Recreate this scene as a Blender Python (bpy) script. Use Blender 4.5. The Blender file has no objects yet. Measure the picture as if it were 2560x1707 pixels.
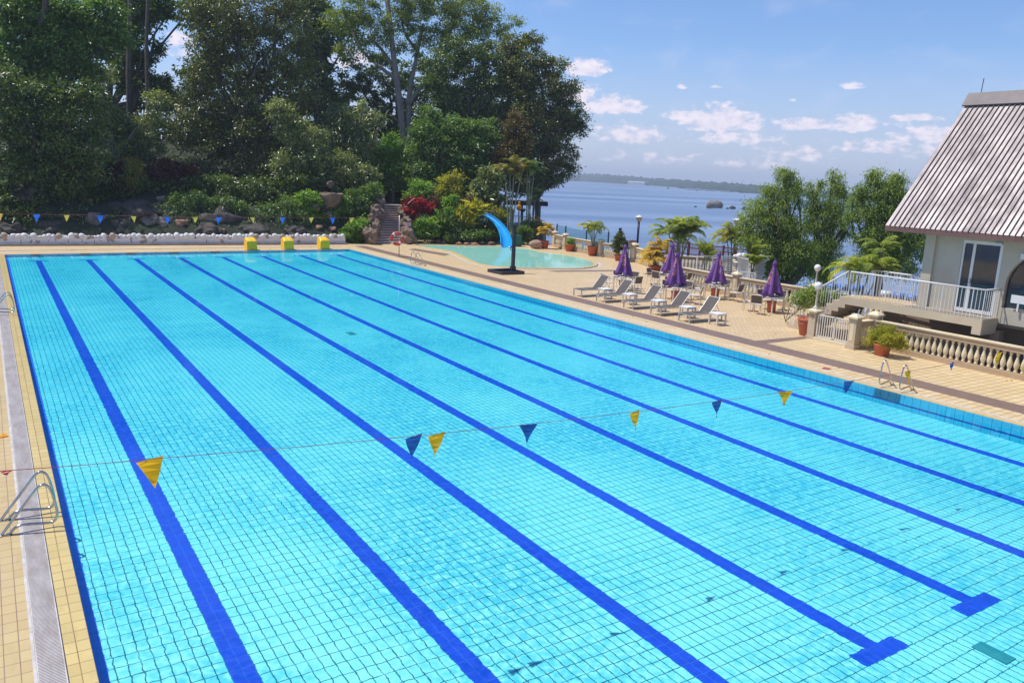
import bpy, math, random
import numpy as np
from mathutils import Vector, Matrix
R_ = math.radians
random.seed(7)
scn = bpy.context.scene
col = scn.collection

# ------------------------------------------------------------------ camera
F, YAW, PITCH, ROLL = 1997.83, 0.5824, 0.2053, 0.0416
CAM = np.array([-0.6341, 1.2459, 5.6317])
IW, IH = 2560.0, 1707.0
fw = np.array([math.sin(YAW)*math.cos(PITCH), math.cos(YAW)*math.cos(PITCH), -math.sin(PITCH)])
r0 = np.array([math.cos(YAW), -math.sin(YAW), 0.0]); u0 = np.cross(r0, fw)
rt = math.cos(ROLL)*r0 + math.sin(ROLL)*u0
up = -math.sin(ROLL)*r0 + math.cos(ROLL)*u0
cd = bpy.data.cameras.new('camera'); cam = bpy.data.objects.new('camera', cd); col.objects.link(cam)
cd.sensor_width = 36.0; cd.lens = F/IW*36.0; cd.clip_start = 0.1; cd.clip_end = 20000
M = Matrix.Identity(4)
for i in range(3):
    M[i][0] = rt[i]; M[i][1] = up[i]; M[i][2] = -fw[i]; M[i][3] = CAM[i]
cam.matrix_world = M
scn.camera = cam

def ray(px, py): return fw + rt*(px-IW/2)/F - up*(py-IH/2)/F
def at(px, py, z=0.0):
    d = ray(px, py); return CAM + d*((z-CAM[2])/d[2])
def atd(px, py, D): return CAM + ray(px, py)*D
def zat(px, py, x, y):
    d = ray(px, py); t = ((x-CAM[0])*d[0]+(y-CAM[1])*d[1])/(d[0]**2+d[1]**2); return CAM[2]+t*d[2]
def onx(px, py, x):
    d = ray(px, py); return CAM + d*((x-CAM[0])/d[0])
def ony(px, py, y):
    d = ray(px, py); return CAM + d*((y-CAM[1])/d[1])

# ------------------------------------------------------------------ light
SUN_DIR = Vector((-0.72, 0.69, 0.0)).normalized()*math.cos(R_(64)); SUN_DIR.z = math.sin(R_(64))
sd = bpy.data.lights.new('sun', 'SUN'); sun = bpy.data.objects.new('sun', sd); col.objects.link(sun)
sd.energy = 4.5; sd.angle = R_(0.53); sd.color = (1.0, 0.965, 0.9)
sun.rotation_euler = (-SUN_DIR).to_track_quat('-Z', 'Y').to_euler()
world = bpy.data.worlds.new("World"); scn.world = world; world.use_nodes = True
nt = world.node_tree; nt.nodes.clear()
def wn(t, **k):
    n = nt.nodes.new(t)
    for a, b in k.items(): setattr(n, a, b)
    return n
def wm(op, a, b=None, c=None, clamp=False):
    n = wn('ShaderNodeMath', operation=op); n.use_clamp = clamp
    for i, v in enumerate((a, b, c)):
        if v is None: continue
        if isinstance(v, (int, float)): n.inputs[i].default_value = v
        else: nt.links.new(v, n.inputs[i])
    return n.outputs[0]
sky = wn('ShaderNodeTexSky', sky_type='NISHITA'); sky.sun_disc = False
sky.sun_elevation = R_(64); sky.sun_rotation = math.atan2(SUN_DIR.x, SUN_DIR.y)
sky.altitude = 0; sky.air_density = 1.0; sky.dust_density = 0.7; sky.ozone_density = 2.0
geo = wn('ShaderNodeTexCoord'); sep = wn('ShaderNodeSeparateXYZ'); nt.links.new(geo.outputs['Generated'], sep.inputs[0])
az = wm('MULTIPLY', wm('ARCTAN2', sep.outputs[0], sep.outputs[1]), 57.2958)
el = wm('MULTIPLY', wm('ARCSINE', sep.outputs[2]), 57.2958)
comb = wn('ShaderNodeCombineXYZ'); nt.links.new(az, comb.inputs[0]); nt.links.new(wm('MULTIPLY', el, 1.7), comb.inputs[1])
nz = wn('ShaderNodeTexNoise'); nz.inputs['Scale'].default_value = 1.05; nz.inputs['Detail'].default_value = 9; nz.inputs['Roughness'].default_value = 0.6
nt.links.new(comb.outputs[0], nz.inputs['Vector'])
nz2 = wn('ShaderNodeTexNoise'); nz2.inputs['Scale'].default_value = 0.33; nz2.inputs['Detail'].default_value = 5
nt.links.new(comb.outputs[0], nz2.inputs['Vector'])
def azel(px, py):
    d = ray(px, py); return math.degrees(math.atan2(d[0], d[1])), math.degrees(math.atan2(d[2], math.hypot(d[0], d[1])))
CLOUDS = [(1467,170,52,24,1.0),(1440,235,55,28,.85),(1530,265,75,26,.95),(1570,335,85,26,.7),(1800,300,95,34,.95),(1705,288,50,14,.7),(1830,345,100,22,.62),
 (2005,312,60,16,.9),(2135,310,60,22,.9),(2290,294,48,10,.9),(2130,216,24,8,.8),(1985,385,90,26,.5),(2190,365,80,18,.6),(2340,335,90,26,.7),(2420,380,120,34,.5),
 (1705,218,12,6,.7),(1790,218,14,5,.5),(1980,250,10,4,.5),(1640,395,110,18,.4),(1900,410,120,14,.35),
 (870,150,60,30,.6),(450,110,40,30,.6)]
best = None
for px, py, rx, ry, s in CLOUDS:
    a, e = azel(px, py+ry*0.25); k = 57.2958/F
    dx = wm('MULTIPLY', wm('SUBTRACT', az, a), 1/(rx*k*1.25)); dy = wm('MULTIPLY', wm('SUBTRACT', el, e), 1/(ry*k*1.45))
    dyb = wm('MULTIPLY', wm('MINIMUM', dy, 0.0), 0.9)          # flatter underside
    dy = wm('ADD', dy, dyb)
    v = wm('MULTIPLY', wm('SUBTRACT', 1.0, wm('ADD', wm('MULTIPLY', dx, dx), wm('MULTIPLY', dy, dy))), s)
    best = v if best is None else wm('MAXIMUM', best, v)
dens = wm('ADD', best, wm('MULTIPLY', wm('SUBTRACT', nz.outputs[0], 0.5), 2.6))
mr = wn('ShaderNodeMapRange', interpolation_type='SMOOTHSTEP'); nt.links.new(dens, mr.inputs[0])
mr.inputs[1].default_value = 0.12; mr.inputs[2].default_value = 0.75; mr.inputs[3].default_value = 0; mr.inputs[4].default_value = 0.95
mask = mr.outputs[0]
# thin wisps and the low layer of humid air
wisp = wn('ShaderNodeMapRange', interpolation_type='SMOOTHSTEP'); nt.links.new(nz2.outputs[0], wisp.inputs[0]); wisp.inputs[1].default_value = .5; wisp.inputs[2].default_value = .8; wisp.inputs[4].default_value = .13
mask = wm('MAXIMUM', mask, wisp.outputs[0])
elm = wn('ShaderNodeMapRange'); nt.links.new(el, elm.inputs[0]); elm.inputs[1].default_value = 9.0; elm.inputs[2].default_value = 0.0; elm.inputs[3].default_value = 0.0; elm.inputs[4].default_value = 0.72
SKYK = 0.135
tint = wn('ShaderNodeMixRGB', blend_type='MULTIPLY'); tint.inputs[0].default_value = 1; nt.links.new(sky.outputs[0], tint.inputs[1]); tint.inputs[2].default_value = (.74, .90, 1.18, 1)
low = wn('ShaderNodeMixRGB'); nt.links.new(elm.outputs[0], low.inputs[0]); nt.links.new(tint.outputs[0], low.inputs[1]); low.inputs[2].default_value = (0.62/SKYK, 0.65/SKYK, 0.90/SKYK, 1)
ccol = wn('ShaderNodeMixRGB'); nt.links.new(nz.outputs[0], ccol.inputs[0]); ccol.inputs[1].default_value = (0.56/SKYK, 0.57/SKYK, 0.80/SKYK, 1); ccol.inputs[2].default_value = (1.25/SKYK, 1.13/SKYK, 1.16/SKYK, 1)
cm = wn('ShaderNodeMixRGB'); nt.links.new(mask, cm.inputs[0]); nt.links.new(low.outputs[0], cm.inputs[1]); nt.links.new(ccol.outputs[0], cm.inputs[2])
bg = wn('ShaderNodeBackground'); bg.inputs[1].default_value = SKYK; nt.links.new(cm.outputs[0], bg.inputs[0])
wo = wn('ShaderNodeOutputWorld'); nt.links.new(bg.outputs[0], wo.inputs[0])
scn.view_settings.view_transform = 'Standard'; scn.view_settings.look = 'None'; scn.view_settings.gamma = 1.0; scn.view_settings.exposure = 0.0
scn.cycles.max_bounces = 8; scn.cycles.transparent_max_bounces = 12; scn.cycles.caustics_reflective = False; scn.cycles.caustics_refractive = False
scn.cycles.volume_bounces = 0

# ------------------------------------------------------------------ materials
class MT:
    def __init__(s, name):
        s.m = bpy.data.materials.new(name); s.m.use_nodes = True; s.t = s.m.node_tree
        s.b = s.t.nodes['Principled BSDF']; s.out = s.t.nodes['Material Output']
        s.pos = None
    def n(s, t, **k):
        n = s.t.nodes.new(t)
        for a, b in k.items(): setattr(n, a, b)
        return n
    def l(s, a, b): s.t.links.new(a, b)
    def set(s, node, i, v):
        if v is None: return
        if isinstance(v, (int, float)): node.inputs[i].default_value = v
        elif isinstance(v, tuple): node.inputs[i].default_value = (*v, 1) if len(v) == 3 and len(node.inputs[i].default_value) == 4 else v
        else: s.l(v, node.inputs[i])
    def P(s):
        if s.pos is None: s.pos = s.n('ShaderNodeNewGeometry').outputs['Position']
        return s.pos
    def math(s, op, a, b=None, c=None, clamp=False):
        n = s.n('ShaderNodeMath', operation=op); n.use_clamp = clamp
        for i, v in enumerate((a, b, c)): s.set(n, i, v)
        return n.outputs[0]
    def noise(s, scale, detail=3, rough=.55, vec=None, out=0):
        n = s.n('ShaderNodeTexNoise'); n.inputs['Scale'].default_value = scale; n.inputs['Detail'].default_value = detail; n.inputs['Roughness'].default_value = rough
        s.l(vec or s.P(), n.inputs['Vector']); return n.outputs[out]
    def ramp(s, f, a, b, lo=0., hi=1.):
        n = s.n('ShaderNodeMapRange'); s.set(n, 0, f); s.set(n, 1, a); s.set(n, 2, b); s.set(n, 3, lo); s.set(n, 4, hi); return n.outputs[0]
    def mix(s, f, a, b, mode='MIX'):
        n = s.n('ShaderNodeMixRGB', blend_type=mode); s.set(n, 0, f); s.set(n, 1, a); s.set(n, 2, b); return n.outputs[0]
    def bump(s, h, strength, dist=.02):
        n = s.n('ShaderNodeBump'); n.inputs['Strength'].default_value = strength; n.inputs['Distance'].default_value = dist; s.l(h, n.inputs['Height']); return n.outputs[0]
    def vmul(s, vec, v3):
        n = s.n('ShaderNodeVectorMath', operation='MULTIPLY'); s.l(vec, n.inputs[0]); n.inputs[1].default_value = v3; return n.outputs[0]

def plain(name, c1, c2=None, scale=3.0, rough=.6, metal=0., bump=0., bscale=None, spec=.5, detail=4, stretch=None):
    m = MT(name); c2 = c2 or tuple(x*.8 for x in c1)
    vec = m.vmul(m.P(), stretch) if stretch else None
    f = m.ramp(m.noise(scale, detail, .6, vec), .32, .68)
    m.set(m.b, 'Base Color', m.mix(f, c1, c2)); m.b.inputs['Roughness'].default_value = rough
    m.b.inputs['Metallic'].default_value = metal; m.b.inputs['Specular IOR Level'].default_value = spec
    if bump: m.l(m.bump(m.noise(bscale or scale*4, 5, .6, vec), bump), m.b.inputs['Normal'])
    return m.m

def tiles(name, c1, c2, grout, bw, rh, mortar=.007, offset=0., rough=.5, stain=None, bump=.15, ox=0., oy=0., blotch=None):
    m = MT(name)
    add = m.n('ShaderNodeVectorMath', operation='ADD'); m.l(m.P(), add.inputs[0]); add.inputs[1].default_value = (ox, oy, 0)
    b = m.n('ShaderNodeTexBrick'); m.l(add.outputs[0], b.inputs['Vector']); b.offset = offset; b.squash = 1
    b.inputs['Scale'].default_value = 1; b.inputs['Brick Width'].default_value = bw; b.inputs['Row Height'].default_value = rh
    b.inputs['Mortar Size'].default_value = mortar; b.inputs['Mortar Smooth'].default_value = .2; b.inputs['Bias'].default_value = 0
    b.inputs['Color1'].default_value = (*c1, 1); b.inputs['Color2'].default_value = (*c2, 1); b.inputs['Mortar'].default_value = (*grout, 1)
    c = b.outputs['Color']
    st = stain or tuple(x*.78 for x in c1)
    c = m.mix(m.ramp(m.noise(.9, 6, .65), .48, .7, 0, .7), c, st)
    c = m.mix(m.ramp(m.noise(2.4, 7, .75, m.vmul(m.P(), (1, .25, 1))), .56, .72, 0, .5), c, tuple(x*.62 for x in c1))
    c = m.mix(m.ramp(m.noise(6., 4, .6), .45, .8, 0, .25), c, tuple(x*.75 for x in c1))
    if blotch: c = m.mix(m.ramp(m.noise(.35, 5, .6), .55, .72, 0, .5), c, blotch)
    m.set(m.b, 'Base Color', c); m.b.inputs['Roughness'].default_value = rough
    h = m.math('SUBTRACT', 1.0, b.outputs['Fac']); m.l(m.bump(h, bump, .004), m.b.inputs['Normal'])
    return m.m

MAT = {}
MAT['deck'] = tiles('deck_tile', (.70,.52,.29), (.61,.44,.235), (.27,.16,.07), .24, .122, .008, .5, blotch=(.78,.62,.38))
MAT['deckR'] = tiles('deck_tile_row', (.72,.55,.31), (.64,.47,.24), (.20,.11,.045), .48, .24, .013, 0, blotch=(.78,.62,.4))
MAT['deckL'] = tiles('deck_tile_worn', (.57,.43,.20), (.51,.37,.165), (.24,.14,.09), .155, .244, .006, 0, ox=.094, blotch=(.45,.30,.16))
MAT['coping'] = tiles('coping_tile', (.66,.50,.19), (.58,.43,.16), (.20,.11,.06), .147, .242, .006, 0, rough=.3, ox=.001)
MAT['copingR'] = tiles('coping_tile_right', (.72,.52,.24), (.64,.44,.18), (.40,.26,.10), .12, .24, .006, 0, rough=.4)
MAT['band'] = tiles('brown_tile', (.24,.155,.12), (.21,.135,.105), (.17,.11,.09), .24, .12, .005, .5)
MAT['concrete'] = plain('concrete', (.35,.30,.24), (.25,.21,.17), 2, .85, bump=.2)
MAT['drain'] = plain('white_drain', (.62,.58,.52), (.45,.40,.36), 6, .6)
MAT['yard'] = plain('yard_concrete', (.085,.08,.085), (.05,.05,.055), 1.5, .9)
MAT['dark'] = plain('dark_gap', (.03,.03,.035), (.02,.02,.02), 4, .7)

def grate_mat():
    m = MT('slotted_grating')
    sp = m.n('ShaderNodeSeparateXYZ'); m.l(m.P(), sp.inputs[0])
    s = m.math('FRACT', m.math('MULTIPLY', sp.outputs[1], 1/.031))
    slot = m.math('GREATER_THAN', s, .52)
    base = m.mix(m.ramp(m.noise(2.2, 6, .7, m.vmul(m.P(), (3, .9, 1))), .35, .7), (.66,.60,.56), (.40,.33,.28))
    edge = m.math('GREATER_THAN', m.math('ABSOLUTE', m.math('ADD', sp.outputs[0], .425)), .128)
    slot = m.math('MULTIPLY', slot, m.math('SUBTRACT', 1.0, edge))
    m.set(m.b, 'Base Color', m.mix(slot, base, (.10,.085,.08))); m.b.inputs['Roughness'].default_value = .5
    return m.m
MAT['grate'] = grate_mat()

POOLX, POOLY0, POOLY1 = 20.70, 4.46, 55.14
def fz(y): return -(.475 + (.161-.475)*(y-6.457)/(55.14-6.457))
def pool_floor():
    m = MT('pool_floor_tile')
    # refraction wobble of the grid through the rippled surface
    n1 = m.n('ShaderNodeTexNoise'); n1.inputs['Scale'].default_value = 7.0; n1.inputs['Detail'].default_value = 3.5; n1.inputs['Roughness'].default_value = .6; m.l(m.P(), n1.inputs['Vector'])
    sb = m.n('ShaderNodeVectorMath', operation='SUBTRACT'); m.l(n1.outputs['Color'], sb.inputs[0]); sb.inputs[1].default_value = (.5,.5,.5)
    amp = m.ramp(m.noise(.35, 3), .35, .7, .035, .095)
    sc = m.n('ShaderNodeVectorMath', operation='SCALE'); m.l(sb.outputs[0], sc.inputs[0]); m.l(amp, sc.inputs['Scale'])
    ad = m.n('ShaderNodeVectorMath', operation='ADD'); m.l(m.P(), ad.inputs[0]); m.l(sc.outputs[0], ad.inputs[1])
    v = ad.outputs[0]
    sp = m.n('ShaderNodeSeparateXYZ'); m.l(v, sp.inputs[0]); x, y = sp.outputs[0], sp.outputs[1]
    def line(c, pitch, off, w):
        f = m.math('FRACT', m.math('MULTIPLY', m.math('ADD', c, off), 1/pitch))
        d = m.math('MULTIPLY', m.math('MINIMUM', f, m.math('SUBTRACT', 1.0, f)), pitch)
        return m.ramp(d, w*.35, w, 1, 0)
    gl = m.math('MAXIMUM', line(x, .14706, -1.5626, .0104), line(y, .2425, -6.457, .0100))
    gn = m.ramp(m.noise(3.2, 3, .6), .3, .55, .6, 1.15)
    gl = m.math('MULTIPLY', gl, gn, clamp=True)
    # lane lines and T ends
    lx = m.math('ABSOLUTE', m.math('SUBTRACT', m.math('MODULO', m.math('ADD', x, 12.5-1.5626+1.25), 2.5), 1.25))
    inx = m.math('MULTIPLY', m.math('GREATER_THAN', x, .9), m.math('LESS_THAN', x, 19.9))
    iny = m.math('MULTIPLY', m.math('GREATER_THAN', y, 6.457), m.math('LESS_THAN', y, 53.33))
    lane = m.math('MULTIPLY', m.math('LESS_THAN', lx, .147), iny)
    tn = m.math('LESS_THAN', m.math('ABSOLUTE', m.math('SUBTRACT', y, 6.457+.14)), .14)
    tf = m.math('LESS_THAN', m.math('ABSOLUTE', m.math('SUBTRACT', y, 53.33-.14)), .14)
    tb = m.math('MULTIPLY', m.math('LESS_THAN', lx, .49), m.math('MAXIMUM', tn, tf))
    lane = m.math('MULTIPLY', m.math('MAXIMUM', lane, tb), inx)
    strip = m.math('LESS_THAN', x, .165)
    base = m.mix(m.ramp(m.noise(2.5, 4), .3, .7), (.30,.79,.78), (.24,.74,.76))
    lan = m.mix(m.ramp(m.noise(3., 4), .3, .7), (.008,.055,.62), (.005,.04,.52))
    c = m.mix(lane, base, lan); c = m.mix(strip, c, (.05,.15,.85)); lane = m.math('MAXIMUM', lane, strip)
    gc = m.mix(lane, (.004,.09,.13), (.05,.14,.5))
    glf = m.math('MULTIPLY', gl, m.ramp(lane, 0, 1, 1.0, .5))
    c = m.mix(glf, c, gc)
    m.set(m.b, 'Base Color', c); m.b.inputs['Roughness'].default_value = .5
    return m.m
MAT['pfloor'] = pool_floor()
def pool_wall():
    m = MT('pool_wall_tile')
    sp = m.n('ShaderNodeSeparateXYZ'); m.l(m.P(), sp.inputs[0])
    al = m.math('ADD', sp.outputs[0], sp.outputs[1])
    f = m.math('FRACT', m.math('MULTIPLY', al, 1/.24)); d = m.math('MULTIPLY', m.math('MINIMUM', f, m.math('SUBTRACT', 1., f)), .24)
    g = m.ramp(d, .003, .008, 1, 0)
    f2 = m.math('FRACT', m.math('MULTIPLY', sp.outputs[2], 1/.052)); g2 = m.math('MULTIPLY', m.math('LESS_THAN', f2, .1), .35)
    g = m.math('MAXIMUM', g, g2)
    # relative depth 0 at rim, 1 at floor
    fl = m.math('ADD', m.math('MULTIPLY', sp.outputs[1], -(.475-.161)/(55.14-6.457)), .475+6.457*(.475-.161)/(55.14-6.457))
    rel = m.math('DIVIDE', m.math('MULTIPLY', sp.outputs[2], -1.), fl)
    st = m.math('LESS_THAN', m.math('ABSOLUTE', m.math('SUBTRACT', rel, .66)), .055)
    c = m.mix(m.noise(3), (.07,.58,.76), (.05,.50,.70)); c = m.mix(g, c, (.01,.12,.2)); c = m.mix(st, c, (.02,.05,.38))
    m.set(m.b, 'Base Color', c); m.b.inputs['Roughness'].default_value = .4
    return m.m
MAT['pwall'] = pool_wall()
def water(name, tint_n, tint_g, refl=.5, ior=1.2, scale=5, bump=.12, caust=.0, rough=.01, dist=.02, scat=(.05,.75,.90), sk=.02):
    m = MT(name); m.t.nodes.remove(m.b)
    h = m.math('ADD', m.math('MULTIPLY', m.noise(scale, 3, .55), .6), m.math('MULTIPLY', m.noise(scale*.22, 2, .5), 1.4))
    nrm = m.bump(h, bump, dist)
    fr = m.n('ShaderNodeFresnel'); fr.inputs['IOR'].default_value = ior; m.l(nrm, fr.inputs['Normal'])
    lw = m.n('ShaderNodeLayerWeight'); lw.inputs['Blend'].default_value = .5
    t = m.mix(m.ramp(lw.outputs['Facing'], .45, .96), tint_n, tint_g)
    if caust:  # caustic net of sunlight painted as variation in the transparent tint
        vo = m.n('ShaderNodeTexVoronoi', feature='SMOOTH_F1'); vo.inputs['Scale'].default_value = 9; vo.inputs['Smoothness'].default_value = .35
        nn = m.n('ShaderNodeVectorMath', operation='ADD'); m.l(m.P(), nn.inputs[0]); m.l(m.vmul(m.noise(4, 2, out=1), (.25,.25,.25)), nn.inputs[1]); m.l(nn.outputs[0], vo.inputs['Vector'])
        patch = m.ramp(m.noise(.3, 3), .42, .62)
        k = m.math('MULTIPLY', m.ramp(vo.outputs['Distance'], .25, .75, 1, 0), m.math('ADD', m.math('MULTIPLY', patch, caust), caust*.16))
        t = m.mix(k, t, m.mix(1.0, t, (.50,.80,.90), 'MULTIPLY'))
    tr = m.n('ShaderNodeBsdfTransparent'); m.set(tr, 0, t)
    gl = m.n('ShaderNodeBsdfGlossy'); gl.inputs['Roughness'].default_value = rough; m.l(nrm, gl.inputs['Normal'])
    mx = m.n('ShaderNodeMixShader'); m.l(m.math('MULTIPLY', fr.outputs[0], refl), mx.inputs[0]); m.l(tr.outputs[0], mx.inputs[1]); m.l(gl.outputs[0], mx.inputs[2])
    df = m.n('ShaderNodeBsdfDiffuse'); m.set(df, 0, scat); m2 = m.n('ShaderNodeMixShader'); m2.inputs[0].default_value = sk; m.l(mx.outputs[0], m2.inputs[1]); m.l(df.outputs[0], m2.inputs[2])
    m.l(m2.outputs[0], m.out.inputs[0])
    return m.m
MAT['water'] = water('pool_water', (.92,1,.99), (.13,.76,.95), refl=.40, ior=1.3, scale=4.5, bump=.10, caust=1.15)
MAT['wadewater'] = water('wading_water', (.9,1,.98), (.6,.88,.86), refl=.5, ior=1.3, scale=5, bump=.25, scat=(.45,.8,.72), sk=.25)
MAT['wadefloor'] = plain('wading_floor', (.36,.60,.50), (.25,.46,.28), .7, .6)

def sea_mat():
    m = MT('sea_water')
    v = m.vmul(m.P(), (.35, 1.0, 1.0))
    rot = m.n('ShaderNodeVectorRotate', rotation_type='Z_AXIS'); m.l(m.P(), rot.inputs['Vector']); rot.inputs['Angle'].default_value = R_(35)
    v = m.vmul(rot.outputs[0], (.22, 1.0, 1.0)); v2 = m.vmul(rot.outputs[0], (.10, 1.0, 1.0))
    big = m.math('ADD', m.math('MULTIPLY', m.ramp(m.noise(.045, 6, .7, v2), .38, .62), .45), m.math('MULTIPLY', m.ramp(m.noise(.012, 5, .65, v2), .40, .60), .75))
    fine = m.ramp(m.noise(.9, 5, .7, v), .3, .7)
    c = m.mix(big, (.07,.13,.24), (.26,.33,.45)); c = m.mix(m.math('MULTIPLY', fine, .4), c, (.06,.12,.22))
    m.set(m.b, 'Base Color', c); m.b.inputs['Roughness'].default_value = .4; m.b.inputs['Specular IOR Level'].default_value = .3
    h = m.math('ADD', m.noise(1.4, 5, .65, v), m.math('MULTIPLY', m.noise(.18, 4, .6, v2), 2.))
    m.l(m.bump(h, .55, .25), m.b.inputs['Normal'])
    return m.m
MAT['sea'] = sea_mat()

def leafmat(name, ca, cb, cc, rough=.42, trans=.28, spec=.5, hue=.6):
    ca, cb, cc = [tuple(min(.7, v*g) for v, g in zip(q, (1.75,1.42,.95))) for q in (ca, cb, cc)]; trans = min(.42, trans+.08); spec *= .75; rough = rough*.95
    m = MT(name)
    g = m.n('ShaderNodeNewGeometry'); m.pos = g.outputs['Position']
    f = m.math('ADD', m.math('MULTIPLY', m.ramp(m.noise(hue, 3, .6), .3, .7), .5), m.math('MULTIPLY', g.outputs['Random Per Island'], .62))
    cr = m.n('ShaderNodeValToRGB'); e = cr.color_ramp.elements; e[0].color = (*ca, 1); e[0].position = .12; e[1].color = (*cc, 1); e[1].position = .95
    k = cr.color_ramp.elements.new(.5); k.color = (*cb, 1); m.l(f, cr.inputs[0])
    c = cr.outputs[0]
    m.l(c, m.b.inputs['Base Color']); m.b.inputs['Roughness'].default_value = rough; m.b.inputs['Specular IOR Level'].default_value = spec
    tl = m.n('ShaderNodeBsdfTranslucent'); m.set(tl, 0, m.mix(1.0, c, (1.35,1.5,.7), 'MULTIPLY'))
    mx = m.n('ShaderNodeMixShader'); mx.inputs[0].default_value = trans; m.l(m.b.outputs[0], mx.inputs[1]); m.l(tl.outputs[0], mx.inputs[2]); m.l(mx.outputs[0], m.out.inputs[0])
    return m.m
MAT['l_olive'] = leafmat('leaf_olive', (.030,.052,.02), (.072,.105,.032), (.17,.19,.07), .33, .2, .8)
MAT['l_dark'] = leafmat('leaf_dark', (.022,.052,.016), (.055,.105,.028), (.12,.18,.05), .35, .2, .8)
MAT['l_mid'] = leafmat('leaf_mid', (.035,.085,.025), (.07,.145,.035), (.13,.22,.06), .36, .28, .7)
MAT['l_bright'] = leafmat('leaf_bright', (.05,.13,.02), (.10,.22,.035), (.20,.34,.07), .45, .35, .5)
MAT['l_light'] = leafmat('leaf_feathery', (.055,.095,.025), (.11,.17,.045), (.23,.30,.09), .5, .35, .5)
MAT['l_yellow'] = leafmat('leaf_yellow_green', (.08,.13,.018), (.20,.24,.03), (.40,.40,.07), .5, .35)
MAT['l_orange'] = leafmat('leaf_orange', (.25,.22,.03), (.48,.32,.04), (.62,.36,.05), .5, .35)
MAT['l_red'] = leafmat('leaf_red', (.06,.01,.02), (.19,.012,.035), (.40,.03,.06), .4, .3)
MAT['l_dred'] = leafmat('leaf_dark_red', (.03,.012,.014), (.055,.016,.02), (.10,.025,.03), .4, .2)
MAT['l_brown'] = leafmat('leaf_brown', (.045,.05,.02), (.08,.075,.03), (.15,.105,.045), .5, .25)
MAT['l_palm'] = leafmat('leaf_palm', (.05,.11,.02), (.15,.23,.035), (.34,.38,.07), .4, .35)
MAT['l_sea'] = leafmat('leaf_seaside', (.045,.10,.025), (.11,.19,.045), (.24,.33,.08), .45, .3, .5)
MAT['l_areca'] = leafmat('leaf_areca', (.06,.09,.02), (.12,.17,.035), (.34,.20,.07), .45, .3, .5)
MAT['l_silver'] = leafmat('leaf_pale', (.045,.08,.035), (.10,.15,.06), (.26,.32,.19), .3, .25, .9)
MAT['bark'] = plain('bark', (.12,.092,.068), (.055,.042,.032), 3, .9, bump=.5, stretch=(3,3,.5))
MAT['barkpale'] = plain('pale_bark', (.36,.29,.22), (.22,.17,.13), 2, .85, bump=.4, stretch=(3,3,.5))
MAT['stem'] = plain('palm_stem', (.28,.30,.18), (.2,.18,.12), 4, .6)
MAT['rock'] = plain('rock', (.27,.185,.13), (.10,.07,.05), 1.4, .9, bump=.8, bscale=3)
MAT['rockred'] = plain('reddish_rock', (.36,.19,.12), (.17,.10,.075), 1.6, .9, bump=.8, bscale=3)
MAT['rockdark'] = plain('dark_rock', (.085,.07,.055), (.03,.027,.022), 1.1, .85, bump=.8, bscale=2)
MAT['rockpale'] = plain('pale_rock', (.30,.26,.22), (.12,.10,.085), .6, .85, bump=.6, bscale=1.5)
MAT['boulder'] = plain('tan_boulder', (.48,.30,.20), (.33,.2,.13), 2, .85, bump=.4)
MAT['soil'] = plain('hill_soil', (.035,.05,.02), (.018,.022,.01), .8, .95, bump=.6)
MAT['lawn'] = plain('ground_cover', (.05,.09,.03), (.03,.06,.02), 1.5, .9, bump=.6)
MAT['stairs'] = plain('stair_concrete', (.40,.30,.25), (.30,.22,.18), 2, .85, bump=.15)
MAT['nosing'] = plain('stair_nosing', (.80,.70,.62), (.65,.55,.5), 2, .8)
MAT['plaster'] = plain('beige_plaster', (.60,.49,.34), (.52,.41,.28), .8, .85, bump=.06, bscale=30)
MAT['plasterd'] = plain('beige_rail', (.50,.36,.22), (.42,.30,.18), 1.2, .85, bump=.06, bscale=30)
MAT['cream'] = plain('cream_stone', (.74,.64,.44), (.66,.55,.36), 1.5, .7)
MAT['wall'] = plain('house_wall', (.54,.48,.37), (.47,.41,.31), .7, .9, bump=.15, bscale=40)
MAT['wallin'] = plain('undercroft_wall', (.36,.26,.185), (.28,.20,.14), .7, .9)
MAT['white'] = plain('white_paint', (.80,.78,.75), (.70,.68,.66), 1.5, .45)
MAT['greymetal'] = plain('grey_painted_metal', (.62,.62,.62), (.52,.52,.53), 2, .4, metal=.2)
MAT['alu'] = plain('aluminium', (.60,.59,.57), (.5,.49,.48), 3, .38, metal=.55)
MAT['beigemetal'] = plain('ivory_frame', (.70,.64,.55), (.62,.56,.48), 3, .45)
MAT['sling'] = plain('grey_mesh', (.105,.085,.072), (.085,.068,.058), 2, .8)
MAT['sling2'] = plain('brown_mesh', (.13,.10,.082), (.10,.078,.062), 2, .8)
MAT['tabletop'] = plain('white_top', (.86,.85,.83), (.80,.79,.77), 1, .35)
MAT['steel'] = plain('stainless_steel', (.62,.60,.57), (.45,.44,.42), 5, .18, metal=1.)
MAT['terracotta'] = plain('terracotta', (.52,.13,.06), (.40,.095,.045), 3, .6, bump=.05)
MAT['tcdark'] = plain('terracotta_inside', (.07,.035,.025), (.04,.02,.015), 3, .9)
MAT['yellow'] = plain('yellow_tarp', (.98,.58,.012), (.90,.50,.01), 2, .45, bump=.35, bscale=5)
MAT['blueflag'] = plain('blue_cloth', (.02,.13,.42), (.015,.1,.35), 2, .6)
MAT['yelflag'] = plain('yellow_cloth', (.95,.50,.012), (.82,.42,.01), 6, .6)
MAT['yelflag2'] = plain('backlit_yellow_cloth', (.98,.66,.14), (.9,.6,.1), 6, .6); MAT['blueflag2'] = plain('backlit_blue_cloth', (.05,.22,.85), (.04,.18,.75), 2, .6)  # far pennants: light from behind put into brighter cloth colours
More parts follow.
